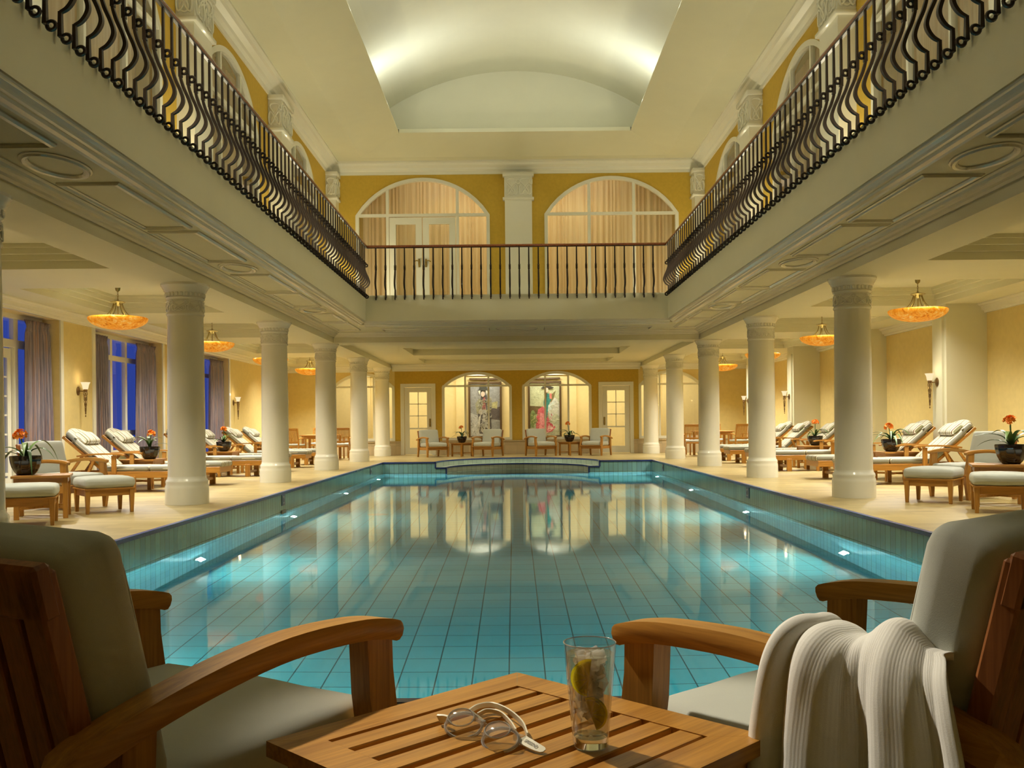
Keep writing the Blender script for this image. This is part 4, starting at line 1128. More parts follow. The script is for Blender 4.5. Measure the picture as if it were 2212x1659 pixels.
def sconce():
    root = empty('wall_sconce')   # origin on the wall, +x points into the room
    mb = MB(); mb.lathe([(.06, 0), (.062, .008), (.045, .02), (.015, .028)], n=20, M=Matrix.Rotation(PI/2, 4, 'Y') @ Matrix.Scale(1.25, 4, (1, 0, 0))); mb.build('back_plate', M['bronze'], root, smooth=50)
    mb = MB(); mb.tube([(.02, 0, 0), (.12, 0, -.005)], .009, 6); mb.lathe([(.02, .0), (.035, .01), (.030, .03), (.036, .04), (.02, .055)], (.13, 0, -.02), 14); mb.build('bracket', M['bronze'], root, smooth=50)
    mb = MB(); mb.lathe([(.040, .03), (.048, .06), (.055, .10), (.070, .135), (.082, .15), (.078, .15), (.050, .10), (.036, .04)], (.13, 0, 0), 20, capb=False, capt=False); mb.build('glass_shade', M['frosted'], root, smooth=60)
    mb = MB()
    for k in range(8):
        f = 1-k/9.5; z = -.045-.047*k
        for j in range(4):
            a = PI/2*j+.4*k; c = Vector((.13+.026*f*math.cos(a), .026*f*math.sin(a), z)); d = Vector((-math.sin(a), math.cos(a), 0))
            mb.tube([c+d*.020*f*math.cos(t)+Vector((0, 0, .027*math.sin(t))) for t in [2*PI*i/10 for i in range(10)]], .0035, 4, closed=True)
    mb.tube([(.13, 0, -.03), (.13, 0, -.44)], [.006, .002], 5); mb.lathe([(.002, -.03), (.012, -.015), (.008, 0), (.002, .01)], (.13, 0, -.42), 8); mb.build('lattice_tail', M['bronze'], root, smooth=50)
    return root
SC = Proto(sconce); gs_ = 'torch-shaped wall sconces'
for x, y, d, l in ((XL, 16.3, 0, 'bronze torch sconce on the left wall between the first two curtained windows'), (XL, 25.3, 0, 'bronze torch sconce on the left wall beyond the french door'),
                   (7.17, 16.16, 180, 'bronze torch sconce on the nearest visible right pier'), (7.17, 24.86, 180, 'bronze torch sconce on the right pier behind the farther loungers'), (7.17, 29.26, 180, 'bronze torch sconce on the right pier nearest the far wall')):
    SC.put(x, y, d, l, 'wall lamp', gs_, z=1.64)

# ---- curtains on the left windows
for i, (a, b, gth, l) in enumerate(((14.86, 15.60, .0, 'grey purple striped silk curtain beside the nearest left window'), (17.05, 17.80, .22, 'grey purple striped silk curtain on the near side of the blue window'), (19.18, 20.15, .0, 'grey purple striped silk curtain on the far side of the blue window'), (23.78, 24.80, .0, 'grey purple striped silk curtain beside the far french door'))):
    mb = MB(); rnd = random.Random(40+i); T = TL(XL-.13); n = 7; nv = 26; N = n*9; grid = []
    for j in range(nv+1):
        tv = j/nv; z = .02+2.70*tv; row = []
        for k in range(N+1):
            tu = k/N
            pinch = 1-.10*math.exp(-((tv-.955)/.02)**2)
            wide = 1+.10*(1-tv)
            uu = (a+b)/2+(b-a)*(tu-.5)*pinch*wide + .03*math.sin(tv*2.4+i)*(1-tv)
            A = .050*(1-.45*tv)*(1-.55*math.exp(-((tv-.955)/.025)**2))
            ww = A*math.sin(2*PI*n*tu+.9*math.sin(tv*2+tu*6+i)) + .012*math.sin(2*PI*n*2.3*tu+i)*(1-tv*.3)
            if tv > .97: ww += .012*math.sin(2*PI*n*3*tu)
            row.append(mb.bm.verts.new(T(uu, z, ww)))
        grid.append(row)
    for j in range(nv):
        for k in range(N): mb.face([grid[j][k], grid[j][k+1], grid[j+1][k+1], grid[j+1][k]])
    o = mb.build('curtain', M['curtain'], smooth=180); tag(o, l, 'curtain', 'striped curtains at the left windows')
    md = o.modifiers.new('thickness', 'SOLIDIFY'); md.thickness = .006

# ---- pool fittings
def pool_light():
    root = empty('pool_light'); mb = MB(); mb.lathe([(.085, 0), (.085, .012), (.06, .02)], n=20, M=Matrix.Rotation(PI/2, 4, 'Y')); mb.build('bezel', M['chrome'], root, smooth=40)
    mb = MB(); mb.lathe([(.058, .021), (.03, .030), (.001, .032)], n=16, capb=False, M=Matrix.Rotation(PI/2, 4, 'Y')); mb.build('lens', M['poollamp'], root, smooth=60)
    return root
PL = Proto(pool_light); PLY = (5.9, 10.4, 14.8, 19.4, 24.0)
for s, nm in ((-1, 'left'), (1, 'right')):
    for i, y in enumerate(PLY):
        PL.put(s*PX, y, 0 if s < 0 else 180, 'round underwater lamp in the %s pool wall, %s' % (nm, ['hidden by the near chair', 'nearest visible', 'second visible', 'third visible', 'last before the far corner'][i]), 'underwater lamp', 'underwater pool lamps', z=-1.25)
for s, y, l in ((-1, 14.35, 'small blue depth marker on the left pool wall, nearer one'), (-1, 23.1, 'small blue depth marker on the left pool wall, farther one'), (1, 14.9, 'small blue depth marker on the right pool wall, nearer one'), (1, 23.4, 'small blue depth marker on the right pool wall, farther one')):
    root = empty('depth_marker', (s*PX, y, -.12)); tag(root, l, 'sign', 'blue depth markers on the pool edge')
    mb = MB(); mb.box((-s*.004, 0, 0), (.008, .20, .17)); mb.build('blue_tile', mat_plain('marker_blue', (.06, .16, .42), .3), root, smooth=0)
    mb = MB(); mb.box((-s*.0095, 0, 0), (.003, .11, .11)); mb.build('white_field', mat_plain('marker_white', (.5, .58, .68), .3), root, smooth=0)
    mb = MB(); mb.box((-s*.012, -.01, 0), (.002, .016, .075)); mb.box((-s*.012, .026, -.01), (.002, .014, .05)); mb.build('figure', M['coping'], root, smooth=0)
root = empty('skimmer_fitting', (-PX, 14.35, -.34)); tag(root, 'grey skimmer opening under the nearer left depth marker', 'fitting')
mb = MB(); mb.box((.01, 0, 0), (.02, .26, .13), bev=.004); mb.build('frame', M['darkmetal'], root, smooth=0)
mb = MB(); mb.box((.021, 0, -.01), (.004, .19, .06)); mb.build('slot', mat_plain('slot_dark', (.03, .03, .03), .8), root, smooth=0)
mb = MB(); mb.lathe([(.17, 0), (.17, .012), (.14, .02), (.001, .02)], (-2.35, 15.6, PF), 24)
tag(mb.build('floor_drain', M['darkmetal'], smooth=40), 'round grey drain on the pool floor towards the left', 'drain')

# ---- paintings in the corridor
def painting(x0, x1, z0, z1, lab, bg, polys, name, daubs=()):
    Y = 33.92; root = empty('painting', ((x0+x1)/2, Y, z0)); tag(root, lab, 'painting', 'framed portraits in the corridor'); Mi = Matrix.Translation(-Vector(root.location))
    W, H = x1-x0, z1-z0; fw = .07
    mb = MB(); T = lambda u, v, w: Mi @ Vector((u, Y+w, v)); ringframe(mb, T, [(x0, z0), (x1, z0), (x1, z1), (x0, z1)], fw, -.05, .01); mb.build('picture_frame', M['frame'], root, smooth=0)
    mb = MB(); mats = []; cw, ch = W-2*fw+.01, H-2*fw+.01
    def cm(c, k):
        m, nt, out = newmat('paint_%s_%d' % (name, k)); n = noise(nt, coords(nt), 9, 5, .7, 1.2)
        cc = ramp(nt, n, [(.3, tuple(x*.62 for x in c)), (.55, c), (.75, tuple(min(1, x*1.3) for x in c))]); bsdf(nt, out, cc, .5, .3); return m
    P = lambda u, v, d: Mi @ Vector((x0+fw-.005+u*cw, Y-.004-d, z0+fw-.005+v*ch))
    rnd = random.Random(len(lab)); head = polys[-3:]; polys = polys[:-3]
    for (c, (u0, u1, v0, v1), nn) in daubs:
        for q in range(nn):
            u, v, a = rnd.uniform(u0, u1), rnd.uniform(v0, v1), rnd.uniform(0, 6.28); l_, w_ = rnd.uniform(.02, .05), rnd.uniform(.006, .014)
            polys.append((c, [(u+l_*math.cos(a)*sx-w_*math.sin(a)*sy, (v+(l_*math.sin(a)*sx+w_*math.cos(a)*sy)*.55)) for sx, sy in ((-1, -1), (1, -1), (1, 1), (-1, 1))]))
    polys = polys+head; cache = {}
    for k, (c, pts) in enumerate([(bg, [(0, 0), (1, 0), (1, 1), (0, 1)])]+polys):
        if c not in cache: cache[c] = len(mats); mats.append(cm(c, k))
        mb.mi = cache[c]; mb.poly([P(u, v, .0004*k) for u, v in pts])
    mb.build('canvas', mats, root, smooth=0, recalc=False)
    return root
E = lambda cx, cy, rx, ry, n=18: circ(cx, cy, rx, ry, n)
painting(-1.72, -.52, .50, 2.52, 'tall framed portrait of a figure in a dark hat and grey patterned robe', (.30, .30, .30), [
    ((.12, .10, .10), [(.62, .33), (1, .30), (1, .56), (.70, .52)]), ((.45, .42, .22), [(.70, .54), (.90, .52), (.92, .66), (.74, .64)]), ((.50, .50, .50), [(0, 0), (.5, 0), (.42, .35), (0, .45)]),
    ((.10, .09, .09), [(.30, .05), (.72, .03), (.70, .35), (.62, .62), (.55, .78), (.38, .78), (.28, .58), (.25, .35)]),
    ((.30, .29, .20), [(.17, .62), (.30, .72), (.42, .66), (.38, .45), (.22, .42)]), ((.30, .28, .20), [(.56, .70), (.70, .74), (.74, .60), (.68, .44), (.56, .46)]),
    ((.46, .44, .40), [(.34, .10), (.42, .40), (.40, .58), (.52, .58), (.56, .38), (.62, .08), (.52, .2), (.46, .05)]), ((.34, .12, .12), [(.40, .50), (.44, .74), (.50, .74), (.52, .50)]),
    ((.55, .53, .48), [(.20, .05), (.30, .12), (.36, .42), (.28, .36)]), ((.50, .46, .42), E(.36, .46, .08, .05)), ((.70, .52, .42), E(.43, .80, .062, .050)), ((.62, .58, .48), [(.28, .86), (.32, .78), (.36, .88), (.52, .88), (.56, .78), (.60, .85), (.44, .92)]),
    ((.05, .05, .04), [(.30, .89), (.34, .98), (.52, .985), (.58, .90), (.66, .87), (.44, .865), (.24, .87)])], 'a', [((.10, .09, .08), (.26, .70, .08, .75), 34), ((.44, .43, .38), (.22, .72, .06, .74), 44), ((.36, .33, .18), (.20, .70, .44, .72), 22), ((.22, .21, .20), (.0, .5, 0, .4), 14)])
painting(.42, 1.62, .50, 2.52, 'tall framed portrait of a figure in turquoise top and pink skirt', (.52, .54, .34), [
    ((.16, .11, .05), [(0, .40), (.45, .42), (.45, .55), (0, .57)]), ((.42, .42, .30), [(0, 0), (1, 0), (1, .42), (.6, .5), (.2, .38), (0, .42)]), ((.24, .30, .12), E(.10, .33, .10, .16)), ((.62, .62, .56), E(.82, .48, .20, .24)), ((.5, .52, .40), E(.86, .26, .14, .16)),
    ((.62, .13, .16), [(.20, .06), (.42, .02), (.74, .08), (.86, .16), (.66, .26), (.56, .45), (.44, .56), (.28, .50), (.20, .30)]), ((.75, .30, .32), [(.30, .12), (.50, .10), (.46, .42), (.34, .44)]), ((.80, .52, .50), [(.55, .04), (.80, .14), (.62, .22)]),
    ((.22, .18, .08), [(.66, .74), (.88, .86), (.80, .70), (.70, .62)]), ((.05, .24, .22), [(.46, .62), (.52, .80), (.66, .80), (.72, .70), (.62, .54), (.58, .34), (.48, .32), (.50, .50)]), ((.03, .12, .14), E(.53, .29, .045, .035)),
    ((.66, .22, .18), [(.66, .80), (.74, .80), (.74, .70), (.67, .70)]), ((.62, .70, .68), [(.62, .58), (.84, .66), (.74, .50), (.60, .46)]), ((.70, .50, .38), E(.57, .865, .055, .050)), ((.04, .04, .03), [(.51, .62), (.56, .82), (.58, .82), (.55, .62)]),
    ((.05, .04, .03), [(.36, .90), (.42, .92), (.50, .985), (.66, .985), (.70, .94), (.82, .91), (.72, .885), (.56, .91), (.44, .89)])], 'b', [((.62, .64, .52), (.62, .95, .18, .62), 36), ((.20, .28, .10), (.02, .24, .04, .44), 24), ((.70, .24, .26), (.24, .74, .07, .44), 30), ((.50, .07, .10), (.24, .74, .07, .40), 18), ((.48, .46, .20), (.02, .30, .04, .40), 14)])
for x, l in ((-1.12, 'long dark picture lamp over the grey portrait'), (1.02, 'long dark picture lamp over the pink portrait')):
    root = empty('picture_lamp', (x, 33.9, 2.62)); tag(root, l, 'lamp', 'picture lamps')
    mb = MB(); mb.box((0, 0, 0), (1.12, .08, .07), bev=.01); mb.build('hood', M['frame'], root, smooth=0)
    mb = MB(); mb.tube([(0, .0, -.02), (0, .09, -.06)], .012, 6); mb.build('arm', M['bronze'], root)
# ================================================================== FOREGROUND THINGS
F_, RO = 2040.0, .010
def G(px, py, z):
    """floor point under an image point at height z (used to read positions off the photograph)"""
    dx, dy = px-1111.5, py-915.5
    dx0, dy0 = dx*math.cos(RO)-dy*math.sin(RO), dx*math.sin(RO)+dy*math.cos(RO)
    D = (1-z)*F_/dy0
    return Vector((CX+dx0*D/F_, D, z))
# ---- drink
gb = G(1276, 1612, .48)
root = empty('drinking_glass', gb); tag(root, 'tall clear glass of iced drink with lemon on the foreground table', 'glass')
clear = mat_thin('clear_glass', (.96, .97, .96), 1.6, .01, .05)
mb = MB(); mb.lathe([(.001, 0), (.0265, 0), (.0285, .003), (.0295, .02), (.0425, .166), (.0428, .168), (.0412, .168), (.0405, .166), (.0280, .026), (.024, .022), (.001, .020)], n=40, capb=False, capt=False)
gg = mb.build('tumbler', clear, root, smooth=50)
mb = MB(); mb.tube([(.0418*math.cos(2*PI*k/40), .0418*math.sin(2*PI*k/40), .1675) for k in range(40)], .0011, 6, closed=True); mb.build('rim', mat_thin('rim_glass', (.9, .9, .9), 1.6, .05, .15, (.9, .9, .88), .35), root, smooth=60)  # whitish body in the rim stands in for its bright highlight
def gmat(name, col, ior, rough=0.0):
    m, nt, out = newmat(name); b = nt.nodes.new('ShaderNodeBsdfGlass'); b.inputs['Color'].default_value = (*col, 1); b.inputs['IOR'].default_value = ior; b.inputs['Roughness'].default_value = rough
    L(nt, b.outputs[0], out.inputs[0]); return m
mb = MB(); mb.lathe([(.001, .0225), (.0265, .027), (.0385, .150), (.030, .1512), (.001, .1512)], n=32, capb=False, capt=False)
mb.build('drink', mat_thin('iced_drink', (.96, .89, .76), 1.33, .02, 0, (.95, .88, .7), .07), root, smooth=50)
def ice_mat():
    m, nt, out = newmat('ice'); a = nt.nodes.new('ShaderNodeBsdfGlass'); a.inputs['IOR'].default_value = 1.31; a.inputs['Roughness'].default_value = .05
    b = nt.nodes.new('ShaderNodeBsdfTranslucent'); b.inputs[0].default_value = (.95, .93, .88, 1); c_ = nt.nodes.new('ShaderNodeBsdfTransparent')
    m1 = nt.nodes.new('ShaderNodeMixShader'); m1.inputs[0].default_value = .18; L(nt, c_.outputs[0], m1.inputs[1]); L(nt, a.outputs[0], m1.inputs[2])
    m2 = nt.nodes.new('ShaderNodeMixShader'); m2.inputs[0].default_value = .30; L(nt, m1.outputs[0], m2.inputs[1]); L(nt, b.outputs[0], m2.inputs[2]); L(nt, m2.outputs[0], out.inputs[0]); return m
ice = ice_mat()
mb = MB(); mb.lathe([(.001, .002), (.0262, .002), (.0275, .018), (.001, .019)], n=32, capb=False, capt=False); mb.build('thick_base', gmat('base_glass', (.97, .98, .96), 1.45, .02), root, smooth=40)
def soft(name, col, clear_=.42):
    m, nt, out = newmat(name); a = nt.nodes.new('ShaderNodeBsdfDiffuse'); b = nt.nodes.new('ShaderNodeBsdfTranslucent'); n = noise(nt, coords(nt), 300, 2)
    c = mixc(nt, n, tuple(x*.8 for x in col), col); L(nt, c, a.inputs[0]); L(nt, c, b.inputs[0])
    m2 = nt.nodes.new('ShaderNodeMixShader'); m2.inputs[0].default_value = .70; L(nt, a.outputs[0], m2.inputs[1]); L(nt, b.outputs[0], m2.inputs[2])
    tr = nt.nodes.new('ShaderNodeBsdfTransparent'); tr.inputs[0].default_value = (1, .97, .6, 1); m3 = nt.nodes.new('ShaderNodeMixShader'); m3.inputs[0].default_value = clear_; L(nt, m2.outputs[0], m3.inputs[1]); L(nt, tr.outputs[0], m3.inputs[2]); L(nt, m3.outputs[0], out.inputs[0]); return m
rnd = random.Random(4); k = 0
for z in (.052, .070, .088, .104, .120, .136, .146):
    for j in range(4):
        a = 2*PI*j/4+z*60; rr = .013+.05*(z-.06)
        root_i = gb+Vector((rr*math.cos(a), rr*math.sin(a), z)); mb = MB(); d = .019+rnd.uniform(0, .004)
        Rm = Euler((rnd.uniform(0, 3), rnd.uniform(0, 3), rnd.uniform(0, 3))).to_matrix().to_4x4()
        mb.box((0, 0, 0), (d, d*rnd.uniform(.7, 1), d*rnd.uniform(.7, 1)), Rm, .004, seg=2)
        for v in mb.bm.verts: v.co += Vector((rnd.uniform(-1, 1), rnd.uniform(-1, 1), rnd.uniform(-1, 1)))*.0018
        o = mb.build('ice_cube', ice, smooth=30); o.location = root_i
        tag(o, 'clear piece of ice inside the tall glass', 'ice', 'ice in the drink'); k += 1
def lemon(c, r, rot, lab):
    root = empty('lemon_slice', c); root.rotation_euler = rot; tag(root, lab, 'lemon')
    mb = MB(); t = .003
    def half(r_, t_, mbx, y0):
        pts = [(r_*math.cos(a), r_*math.sin(a)) for a in [PI*k/18 for k in range(19)]]
        mbx.prism(pts, -t_, t_, Matrix.Rotation(PI/2, 4, 'X'))
    half(r, t, mb, 0); mb.build('rind', soft('lemon_rind', (.90, .80, .03)), root, smooth=0)
    mb = MB(); half(r*.90, t+.0006, mb, 0); mb.build('pith', soft('lemon_pith', (.95, .93, .62)), root, smooth=0)
    mb = MB()
    for k in range(5):
        a0 = PI*k/5+.06; a1 = PI*(k+1)/5-.06; q = [(.12*r*math.cos((a0+a1)/2), .12*r*math.sin((a0+a1)/2))]+[(r*.82*math.cos(a0+(a1-a0)*i/5), r*.82*math.sin(a0+(a1-a0)*i/5)) for i in range(6)]
        mb.prism(q, -t-.0012, t+.0012, Matrix.Rotation(PI/2, 4, 'X'))
    mb.build('pulp', soft('lemon_pulp', (.95, .90, .22)), root, smooth=0)
lemon(gb+Vector((-.004, -.028, .118)), .029, (0, R(-82), R(8)), 'upper lemon slice in the tall glass, curved rind to the left')
lemon(gb+Vector((-.001, -.026, .060)), .026, (0, R(70), R(-12)), 'lower lemon slice in the tall glass, curved rind to the right')

# ---- goggles
zt = .482
root = empty('swim_goggles', G(1070, 1570, .48)); tag(root, 'clear swimming goggles with a white strap lying on the foreground table', 'goggles'); Mi = Matrix.Translation(-Vector(root.location))
plast = mat_thin('clear_plastic', (.90, .90, .90), 1.5, .08, .06, (.85, .85, .86), .12)
rimm = mat_thin('clear_rim', (.85, .85, .85), 1.6, .1, .2, (.92, .92, .95), .45)
silic = mat_plain('milky_silicone', (.74, .70, .56), .35, .5)
def lens(px, py, zc, tilt, rz, rx, ry):
    c = G(px, py, zc); Mx = Mi @ Matrix.Translation(c) @ Matrix.Rotation(rz, 4, 'Z') @ Matrix.Rotation(tilt, 4, 'X')
    mb = MB()
    def ring(s, z, n=28): return [mb.bm.verts.new(Mx @ Vector((rx*s*math.cos(2*PI*k/n), ry*s*math.sin(2*PI*k/n), z))) for k in range(n)]
    rr = [ring(1.0, -.016), ring(1.05, -.010), ring(1.0, -.004), ring(.90, .004), ring(.74, .010), ring(.70, .011)]
    for A, B in zip(rr, rr[1:]):
        for k in range(28): mb.face([A[k], A[(k+1) % 28], B[(k+1) % 28], B[k]])
    mb.face(rr[-1]); o = mb.build('eyecup', plast, root, smooth=50)
    mb = MB(); mb.tube([Mx @ Vector((rx*.72*math.cos(2*PI*k/28), ry*.72*math.sin(2*PI*k/28), .011)) for k in range(28)], .0014, 6, closed=True)
    mb.tube([Mx @ Vector((rx*1.03*math.cos(2*PI*k/28), ry*1.03*math.sin(2*PI*k/28), -.012)) for k in range(28)], .0030, 6, closed=True); mb.build('rim', rimm, o, smooth=60)
    return Mx
lens(999, 1558, .500, R(38), R(-14), .031, .024)
lens(1078, 1587, .498, R(30), R(-24), .030, .024)
def flat_strip(pts, w, t, name, mat, par=None, n=6, up=(0, 0, 1)):
    c = bez(pts, n); mb = MB(); mb.sweep([Mi @ p for p in c], [(-t, -w), (t, -w), (t, w), (-t, w)], ref=up); return mb.build(name, mat, par or root, smooth=30)
flat_strip([G(1032, 1552, .502), G(1042, 1560, .505), G(1048, 1568, .500)], .004, .003, 'nose_bridge', plast)
flat_strip([G(1012, 1538, .492), G(1032, 1526, .494), G(1062, 1522, .494), G(1098, 1536, .494), G(1128, 1562, .493), G(1140, 1590, .492)], .0055, .0012, 'strap', silic, up=(0, -.5, .85))
flat_strip([G(1030, 1545, .490), G(1052, 1535, .490), G(1080, 1540, .489), G(1102, 1560, .488), G(1115, 1580, .488)], .0045, .0012, 'strap', silic, up=(0, -.5, .85))
flat_strip([G(948, 1552, .490), G(960, 1553, .492), G(972, 1556, .494)], .008, .002, 'side_tab', silic, up=(0, -.5, .85))
mb = MB(); mb.box((0, 0, 0), (.020, .013, .010), Mi @ Matrix.Translation(G(1122, 1594, .489)) @ Matrix.Rotation(R(-38), 4, 'Z'), .002); mb.build('buckle', plast, root, smooth=30)
tail = [G(1126, 1594, .490), G(1140, 1603, .489), G(1158, 1613, .487), G(1176, 1621, .485)]
c = bez(tail, 5); mb = MB(); n = len(c); prev = None
for i, p in enumerate(c):
    w_ = .0095*(1-.5*(i/n)**3) if i < n-1 else .003; d = (c[min(i+1, n-1)]-c[max(0, i-1)]).normalized(); s_ = d.cross(Vector((0, -.45, .9))).normalized()
    row = [mb.bm.verts.new(Mi @ (p+s_*w_)), mb.bm.verts.new(Mi @ (p-s_*w_)), mb.bm.verts.new(Mi @ (p-s_*w_-Vector((0, 0, .002)))), mb.bm.verts.new(Mi @ (p+s_*w_-Vector((0, 0, .002))))]
    if prev:
        for k in range(4): mb.face([prev[k], prev[(k+1) % 4], row[(k+1) % 4], row[k]])
    else: mb.face(row)
    prev = row
mb.face(prev[::-1]); mb.build('strap_end', silic, root, smooth=30)
def lettering(txt, origin, xdir, up, size, name):
    cu = bpy.data.curves.new(name, 'FONT'); cu.body = txt; cu.size = size; cu.extrude = .0001; cu.align_x = 'CENTER'; cu.align_y = 'CENTER'
    tmp = bpy.data.objects.new(name, cu); COL.objects.link(tmp)
    dg = bpy.context.evaluated_depsgraph_get(); me = bpy.data.meshes.new_from_object(tmp.evaluated_get(dg)); bpy.data.objects.remove(tmp)
    o = bpy.data.objects.new(name, me); COL.objects.link(o); me.materials.clear(); me.materials.append(mat_plain('dark_print', (.06, .05, .04), .6)); o.parent = root
    X = xdir.normalized(); Z = up.normalized(); Y = Z.cross(X).normalized(); Z = X.cross(Y)
    Mx = Matrix((X, Y, Z)).transposed().to_4x4(); Mx.translation = Mi @ origin; o.matrix_local = Mx; return o
mid = c[n//2-1]; dr = c[n//2+2]-c[n//2-4]; nrm = dr.cross(dr.cross(Vector((0, -.45, .9)))).normalized(); nrm = nrm if nrm.z > 0 else -nrm
lettering('SPEEDO', mid+nrm*.0010, dr, nrm, .0088, 'lettering')
nb = G(1041, 1556, .5065); lettering('speedo', nb+Vector((0, -.004, .002)), Vector((.8, -.55, 0)), Vector((0, -.5, .86)), .0055, 'lettering')

# ---- towel over the right chair's arm (chair-local coordinates)
def towel():
    m, nt, out = newmat('white_terry'); t = nt.nodes.new('ShaderNodeUVMap'); sp = nt.nodes.new('ShaderNodeSeparateXYZ'); L(nt, t.outputs[0], sp.inputs[0])
    a = nt.nodes.new('ShaderNodeMath'); a.operation = 'MULTIPLY'; a.inputs[1].default_value = 2*PI*70; L(nt, sp.outputs[0], a.inputs[0])
    s_ = nt.nodes.new('ShaderNodeMath'); s_.operation = 'SINE'; L(nt, a.outputs[0], s_.inputs[0])
    nz = noise(nt, coords(nt), 520, 4, .8); ad = nt.nodes.new('ShaderNodeMath'); ad.operation = 'MULTIPLY_ADD'; ad.inputs[1].default_value = .22; L(nt, s_.outputs[0], ad.inputs[0]); L(nt, nz, ad.inputs[2])
    cc = mixc(nt, nz, (.76, .75, .70), (.92, .91, .87)); b = bsdf(nt, out, cc, .95, .1, bump=ad.outputs[0], bstr=.45, bdist=.0010); b.inputs['Sheen Weight'].default_value = .3
    mb = MB(); uvl = mb.bm.loops.layers.uv.new('UVMap')
    Ww = Matrix.Translation((.655, 1.852, 0)) @ Matrix.Rotation(R(38.5), 4, 'Z')
    NU, NS = 150, 90; grid = []; uvs = {}
    prof = bez([(-.262, .452), (-.285, .50), (-.292, .60), (-.306, .655), (-.345, .668), (-.388, .655), (-.408, .615), (-.414, .54), (-.420, .42), (-.428, .28), (-.436, .14)], 9)
    Lp = len(prof)
    for j in range(NS+1):
        ts = j/NS; q = ts*(Lp-1); i0 = min(int(q), Lp-2); f = q-i0; p = prof[i0].lerp(prof[i0+1], f)
        tn = (prof[i0+1]-prof[i0]).normalized(); nx, nz_ = tn.y, -tn.x   # outward
        nx, nz_ = (-abs(nx) if ts > .5 else nx), nz_
        row = []
        drop = max(0, (ts-.42)/.58)
        for i in range(NU+1):
            u = i/NU
            w_ = .215+.205*drop**.7; yc = -.190-.020*drop
            # uneven fold phase
            phs = 2*PI*(3.1*u**.66+.10*math.sin(2.3*PI*u+.6)) + .5*math.sin(ts*4+u*3)
            fo = math.sin(phs); fo = math.copysign(abs(fo)**.9, fo)
            A = (.005+.026*drop**.8)*(1.15-.75*u)
            y = yc+(.5-u)*w_+.008*math.sin(phs*1.0+1.2)*(.4+drop)
            armz = -.10*max(0, -(y+.05))*1.2 if ts < .75 else -.03*drop
            bump = fo*A + .002*math.sin(2*PI*(9*u)+ts*5)*(.3+drop)
            # hump where the towel squeezes up between cushion and arm
            hump = .030*math.exp(-((u-.62)/.14)**2)*math.exp(-((ts-.33)/.16)**2) - .012*math.exp(-((u-.30)/.12)**2)*math.exp(-((ts-.35)/.2)**2)
            P = Vector((p.x+nx*bump-.006*drop, y, p.y+nz_*bump*.7+armz+hump))
            v = mb.bm.verts.new(Ww @ P); uvs[v] = (u, ts); row.append(v)
        grid.append(row)
    for j in range(NS):
        for i in range(NU):
            f = mb.face([grid[j][i], grid[j][i+1], grid[j+1][i+1], grid[j+1][i]])
            for lp in f.loops: lp[uvl].uv = uvs[lp.vert]
    o = mb.build('towel', m, smooth=180); md = o.modifiers.new('pile', 'SOLIDIFY'); md.thickness = .012; md.offset = 1
    tag(o, 'white ribbed terry towel draped over the arm of the right foreground chair', 'towel')
towel()

# ================================================================== LIGHT
def area(nm, loc, size, power, col, direction=(0, 0, -1), sy=None, spread=180):
    l = bpy.data.lights.new(nm, 'AREA'); l.energy = power; l.color = col; l.size = size
    if sy: l.shape = 'RECTANGLE'; l.size_y = sy
    l.spread = R(spread)
    o = bpy.data.objects.new(nm, l); COL.objects.link(o); o.location = loc
    o.rotation_euler = Vector(direction).to_track_quat('-Z', 'Y').to_euler(); return o
def point(nm, loc, r, power, col):
    l = bpy.data.lights.new(nm, 'POINT'); l.energy = power; l.color = col; l.shadow_soft_size = r
    o = bpy.data.objects.new(nm, l); COL.objects.link(o); o.location = loc; return o
def spot(nm, loc, tgt, ang, blend, power, col, r=.1):
    l = bpy.data.lights.new(nm, 'SPOT'); l.energy = power; l.color = col; l.shadow_soft_size = r; l.spot_size = R(ang); l.spot_blend = blend
    o = bpy.data.objects.new(nm, l); COL.objects.link(o); o.location = loc; o.rotation_euler = (Vector(tgt)-Vector(loc)).to_track_quat('-Z', 'Y').to_euler(); return o
WARM = (1, .84, .52); WHT = (1, .93, .68); COOL = (.92, .98, 1)
K = 1.0
for s in (-1, 1):
    for y, p in ((3.0, 8), (7.0, 26), (11.0, 38), (15.0, 42), (19.4, 50)): area('cove_lamp', (s*3.12, y, 7.72), .10, p*K, COOL, (-s*.25, 0, 1), sy=3.9)
    for y in (9.9, 14.6, 19.2): area('overhead_fill', (s*3.60, y, 3.07), .12, 36*K, WHT, (-s*.18, 0, -1), spread=110)  # added fill under the balconies, brightens columns and pool walls
    area('overhead_fill', (s*3.3, 24.0, 2.97), .14, 22*K, WHT, (0, 0, -1), spread=150)  # more added fill, for the far ceiling and the pool steps
    area('overhead_fill', (s*1.2, 27.7, 2.97), .14, 22*K, WHT, (0, 0, -1), spread=150); area('overhead_fill', (s*3.3, 27.7, 2.97), .14, 20*K, WHT, (0, 0, -1), spread=150)
    for i, y in enumerate((5.0, 10.0, 14.64, 19.2, 23.8, 28.36)):
        if i > 1: point('pendant_bulb', (s*6.2, y, 2.645), .05, .6*K, WARM)
        for dy in (-.78, .78):
            if i: area('aisle_fill', (s*6.0, y+dy, 3.17), 1.1, (0, 27, 60, 57, 55, 76)[i]*K, (1, .945, .78), (0, 0, -1), sy=.30, spread=112)  # added fill under the trays, brightens aisles and columns
    for y, h in ((12.5, 0), (17.2, 0), (7.8, 0), (21.9, 0)):
        point('gallery_uplight', (s*4.05, y-.35, ZF+.14), .06, 60*K, WHT)
    for y in (3.0, 7.6, 12.3, 17.0): area('gallery_room_lamp', (s*5.3, y, 7.2), .5, 5*K, WHT, (0, 0, -1), sy=2.5)
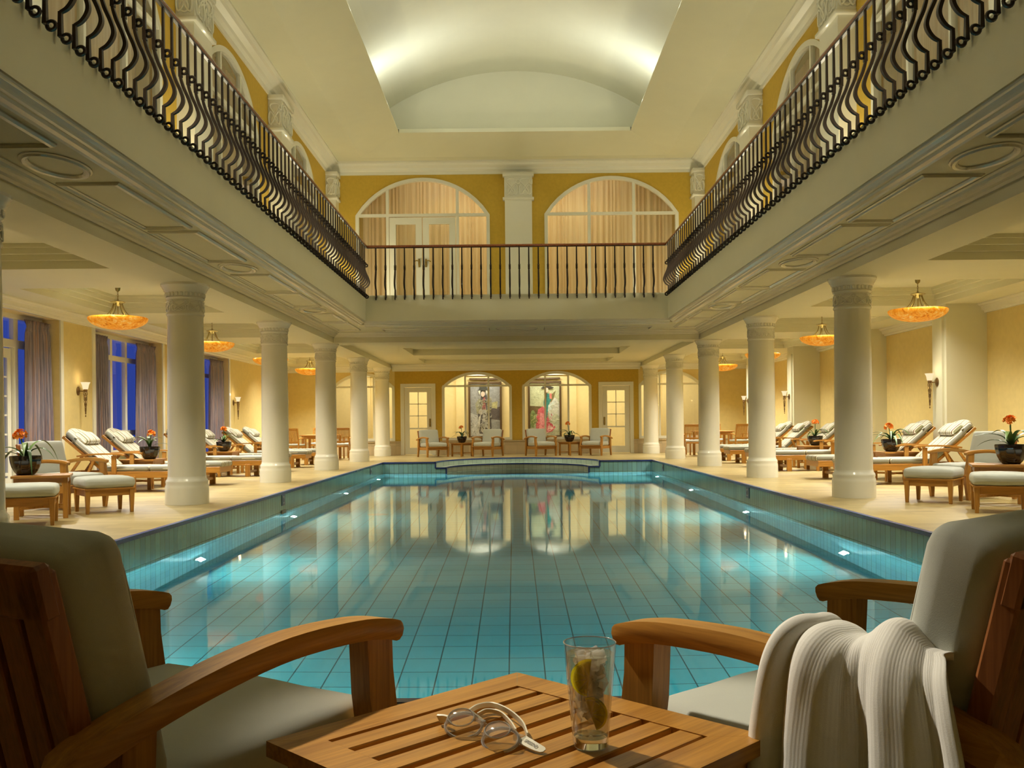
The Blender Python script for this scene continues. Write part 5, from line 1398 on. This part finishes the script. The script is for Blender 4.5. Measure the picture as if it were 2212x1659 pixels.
for y in PLY:
    for s in (-1, 1): area('pool_lamp', (s*(PX-.06), y, -1.25), .16, 80*K, (.72, 1, 1), (-s, 0, .35))
area('pool_lamp', (0, PY0+.05, -1.1), 2.5, 150*K, (.72, 1, 1), (0, 1, .2), sy=.4)  # added wide light without a fitting, brightens the near pool floor
area('bridge_room_lamp', (0, 24.2, 7.2), 5, 85*K, (1, .86, .62), (0, 0, -1), sy=1.5)
area('corridor_fill', (-3.5, 32.7, 2.98), 6, 110*K, WHT, (0, 0, -1), sy=1.0); area('corridor_fill', (3.5, 32.7, 2.98), 6, 110*K, WHT, (0, 0, -1), sy=1.0)  # unseen area lights added to fill the corridor
area('portrait_lamp', (-1.12, 33.3, 2.9), .8, 10*K, (1, .95, .85), (0, .7, -1), sy=.1); area('portrait_lamp', (1.02, 33.3, 2.9), .8, 10*K, (1, .95, .85), (0, .7, -1), sy=.1)
for x, y in ((XL+.13, 16.3), (XL+.13, 25.3), (7.04, 16.16), (7.04, 24.86), (7.04, 29.26)): point('sconce_bulb', (x, y, 1.86), .03, .6*K, (1, .7, .4))
spot('deck_spot', (-2.4, 4.3, 4.2), (.13, 1.57, .48), 14.5, .45, 1150*K, (1, .89, .70), .10)
for s in (-1, 1):
    for y, p in ((13.9, 230), (17.2, 220), (19.4, 200), (23.6, 190)):
        spot('aisle_spot', (s*6.9, y, 2.93), (s*5.15, y-2.0, .1), 62, .35, p*K, (1, .95, .86), .06)
wd = bpy.data.worlds.new('dusk'); scene.world = wd; wd.use_nodes = True
bg = wd.node_tree.nodes['Background']; bg.inputs[0].default_value = (.030, .058, .33, 1); bg.inputs[1].default_value = 1.0

# ================================================================== CAMERA
cam = bpy.data.cameras.new('camera'); co = bpy.data.objects.new('camera', cam); COL.objects.link(co); scene.camera = co
cam.sensor_width = 36; cam.lens = 36*F_/2212; cam.shift_x = -5.5/2212; cam.shift_y = 86/2212; cam.clip_start = .05; cam.clip_end = 200
co.matrix_world = Matrix.Translation((CX, 0, 1.0)) @ Matrix.Rotation(PI/2, 4, 'X') @ Matrix.Rotation(-RO, 4, 'Z')
scene.view_settings.view_transform = 'Standard'; scene.view_settings.look = 'None'; scene.view_settings.gamma = 1
scene.view_settings.exposure = 0.08
try:
    scene.view_settings.use_curve_mapping = False
    scene.cycles.caustics_reflective = False; scene.cycles.caustics_refractive = False
    scene.cycles.sample_clamp_indirect = 6
except Exception: pass
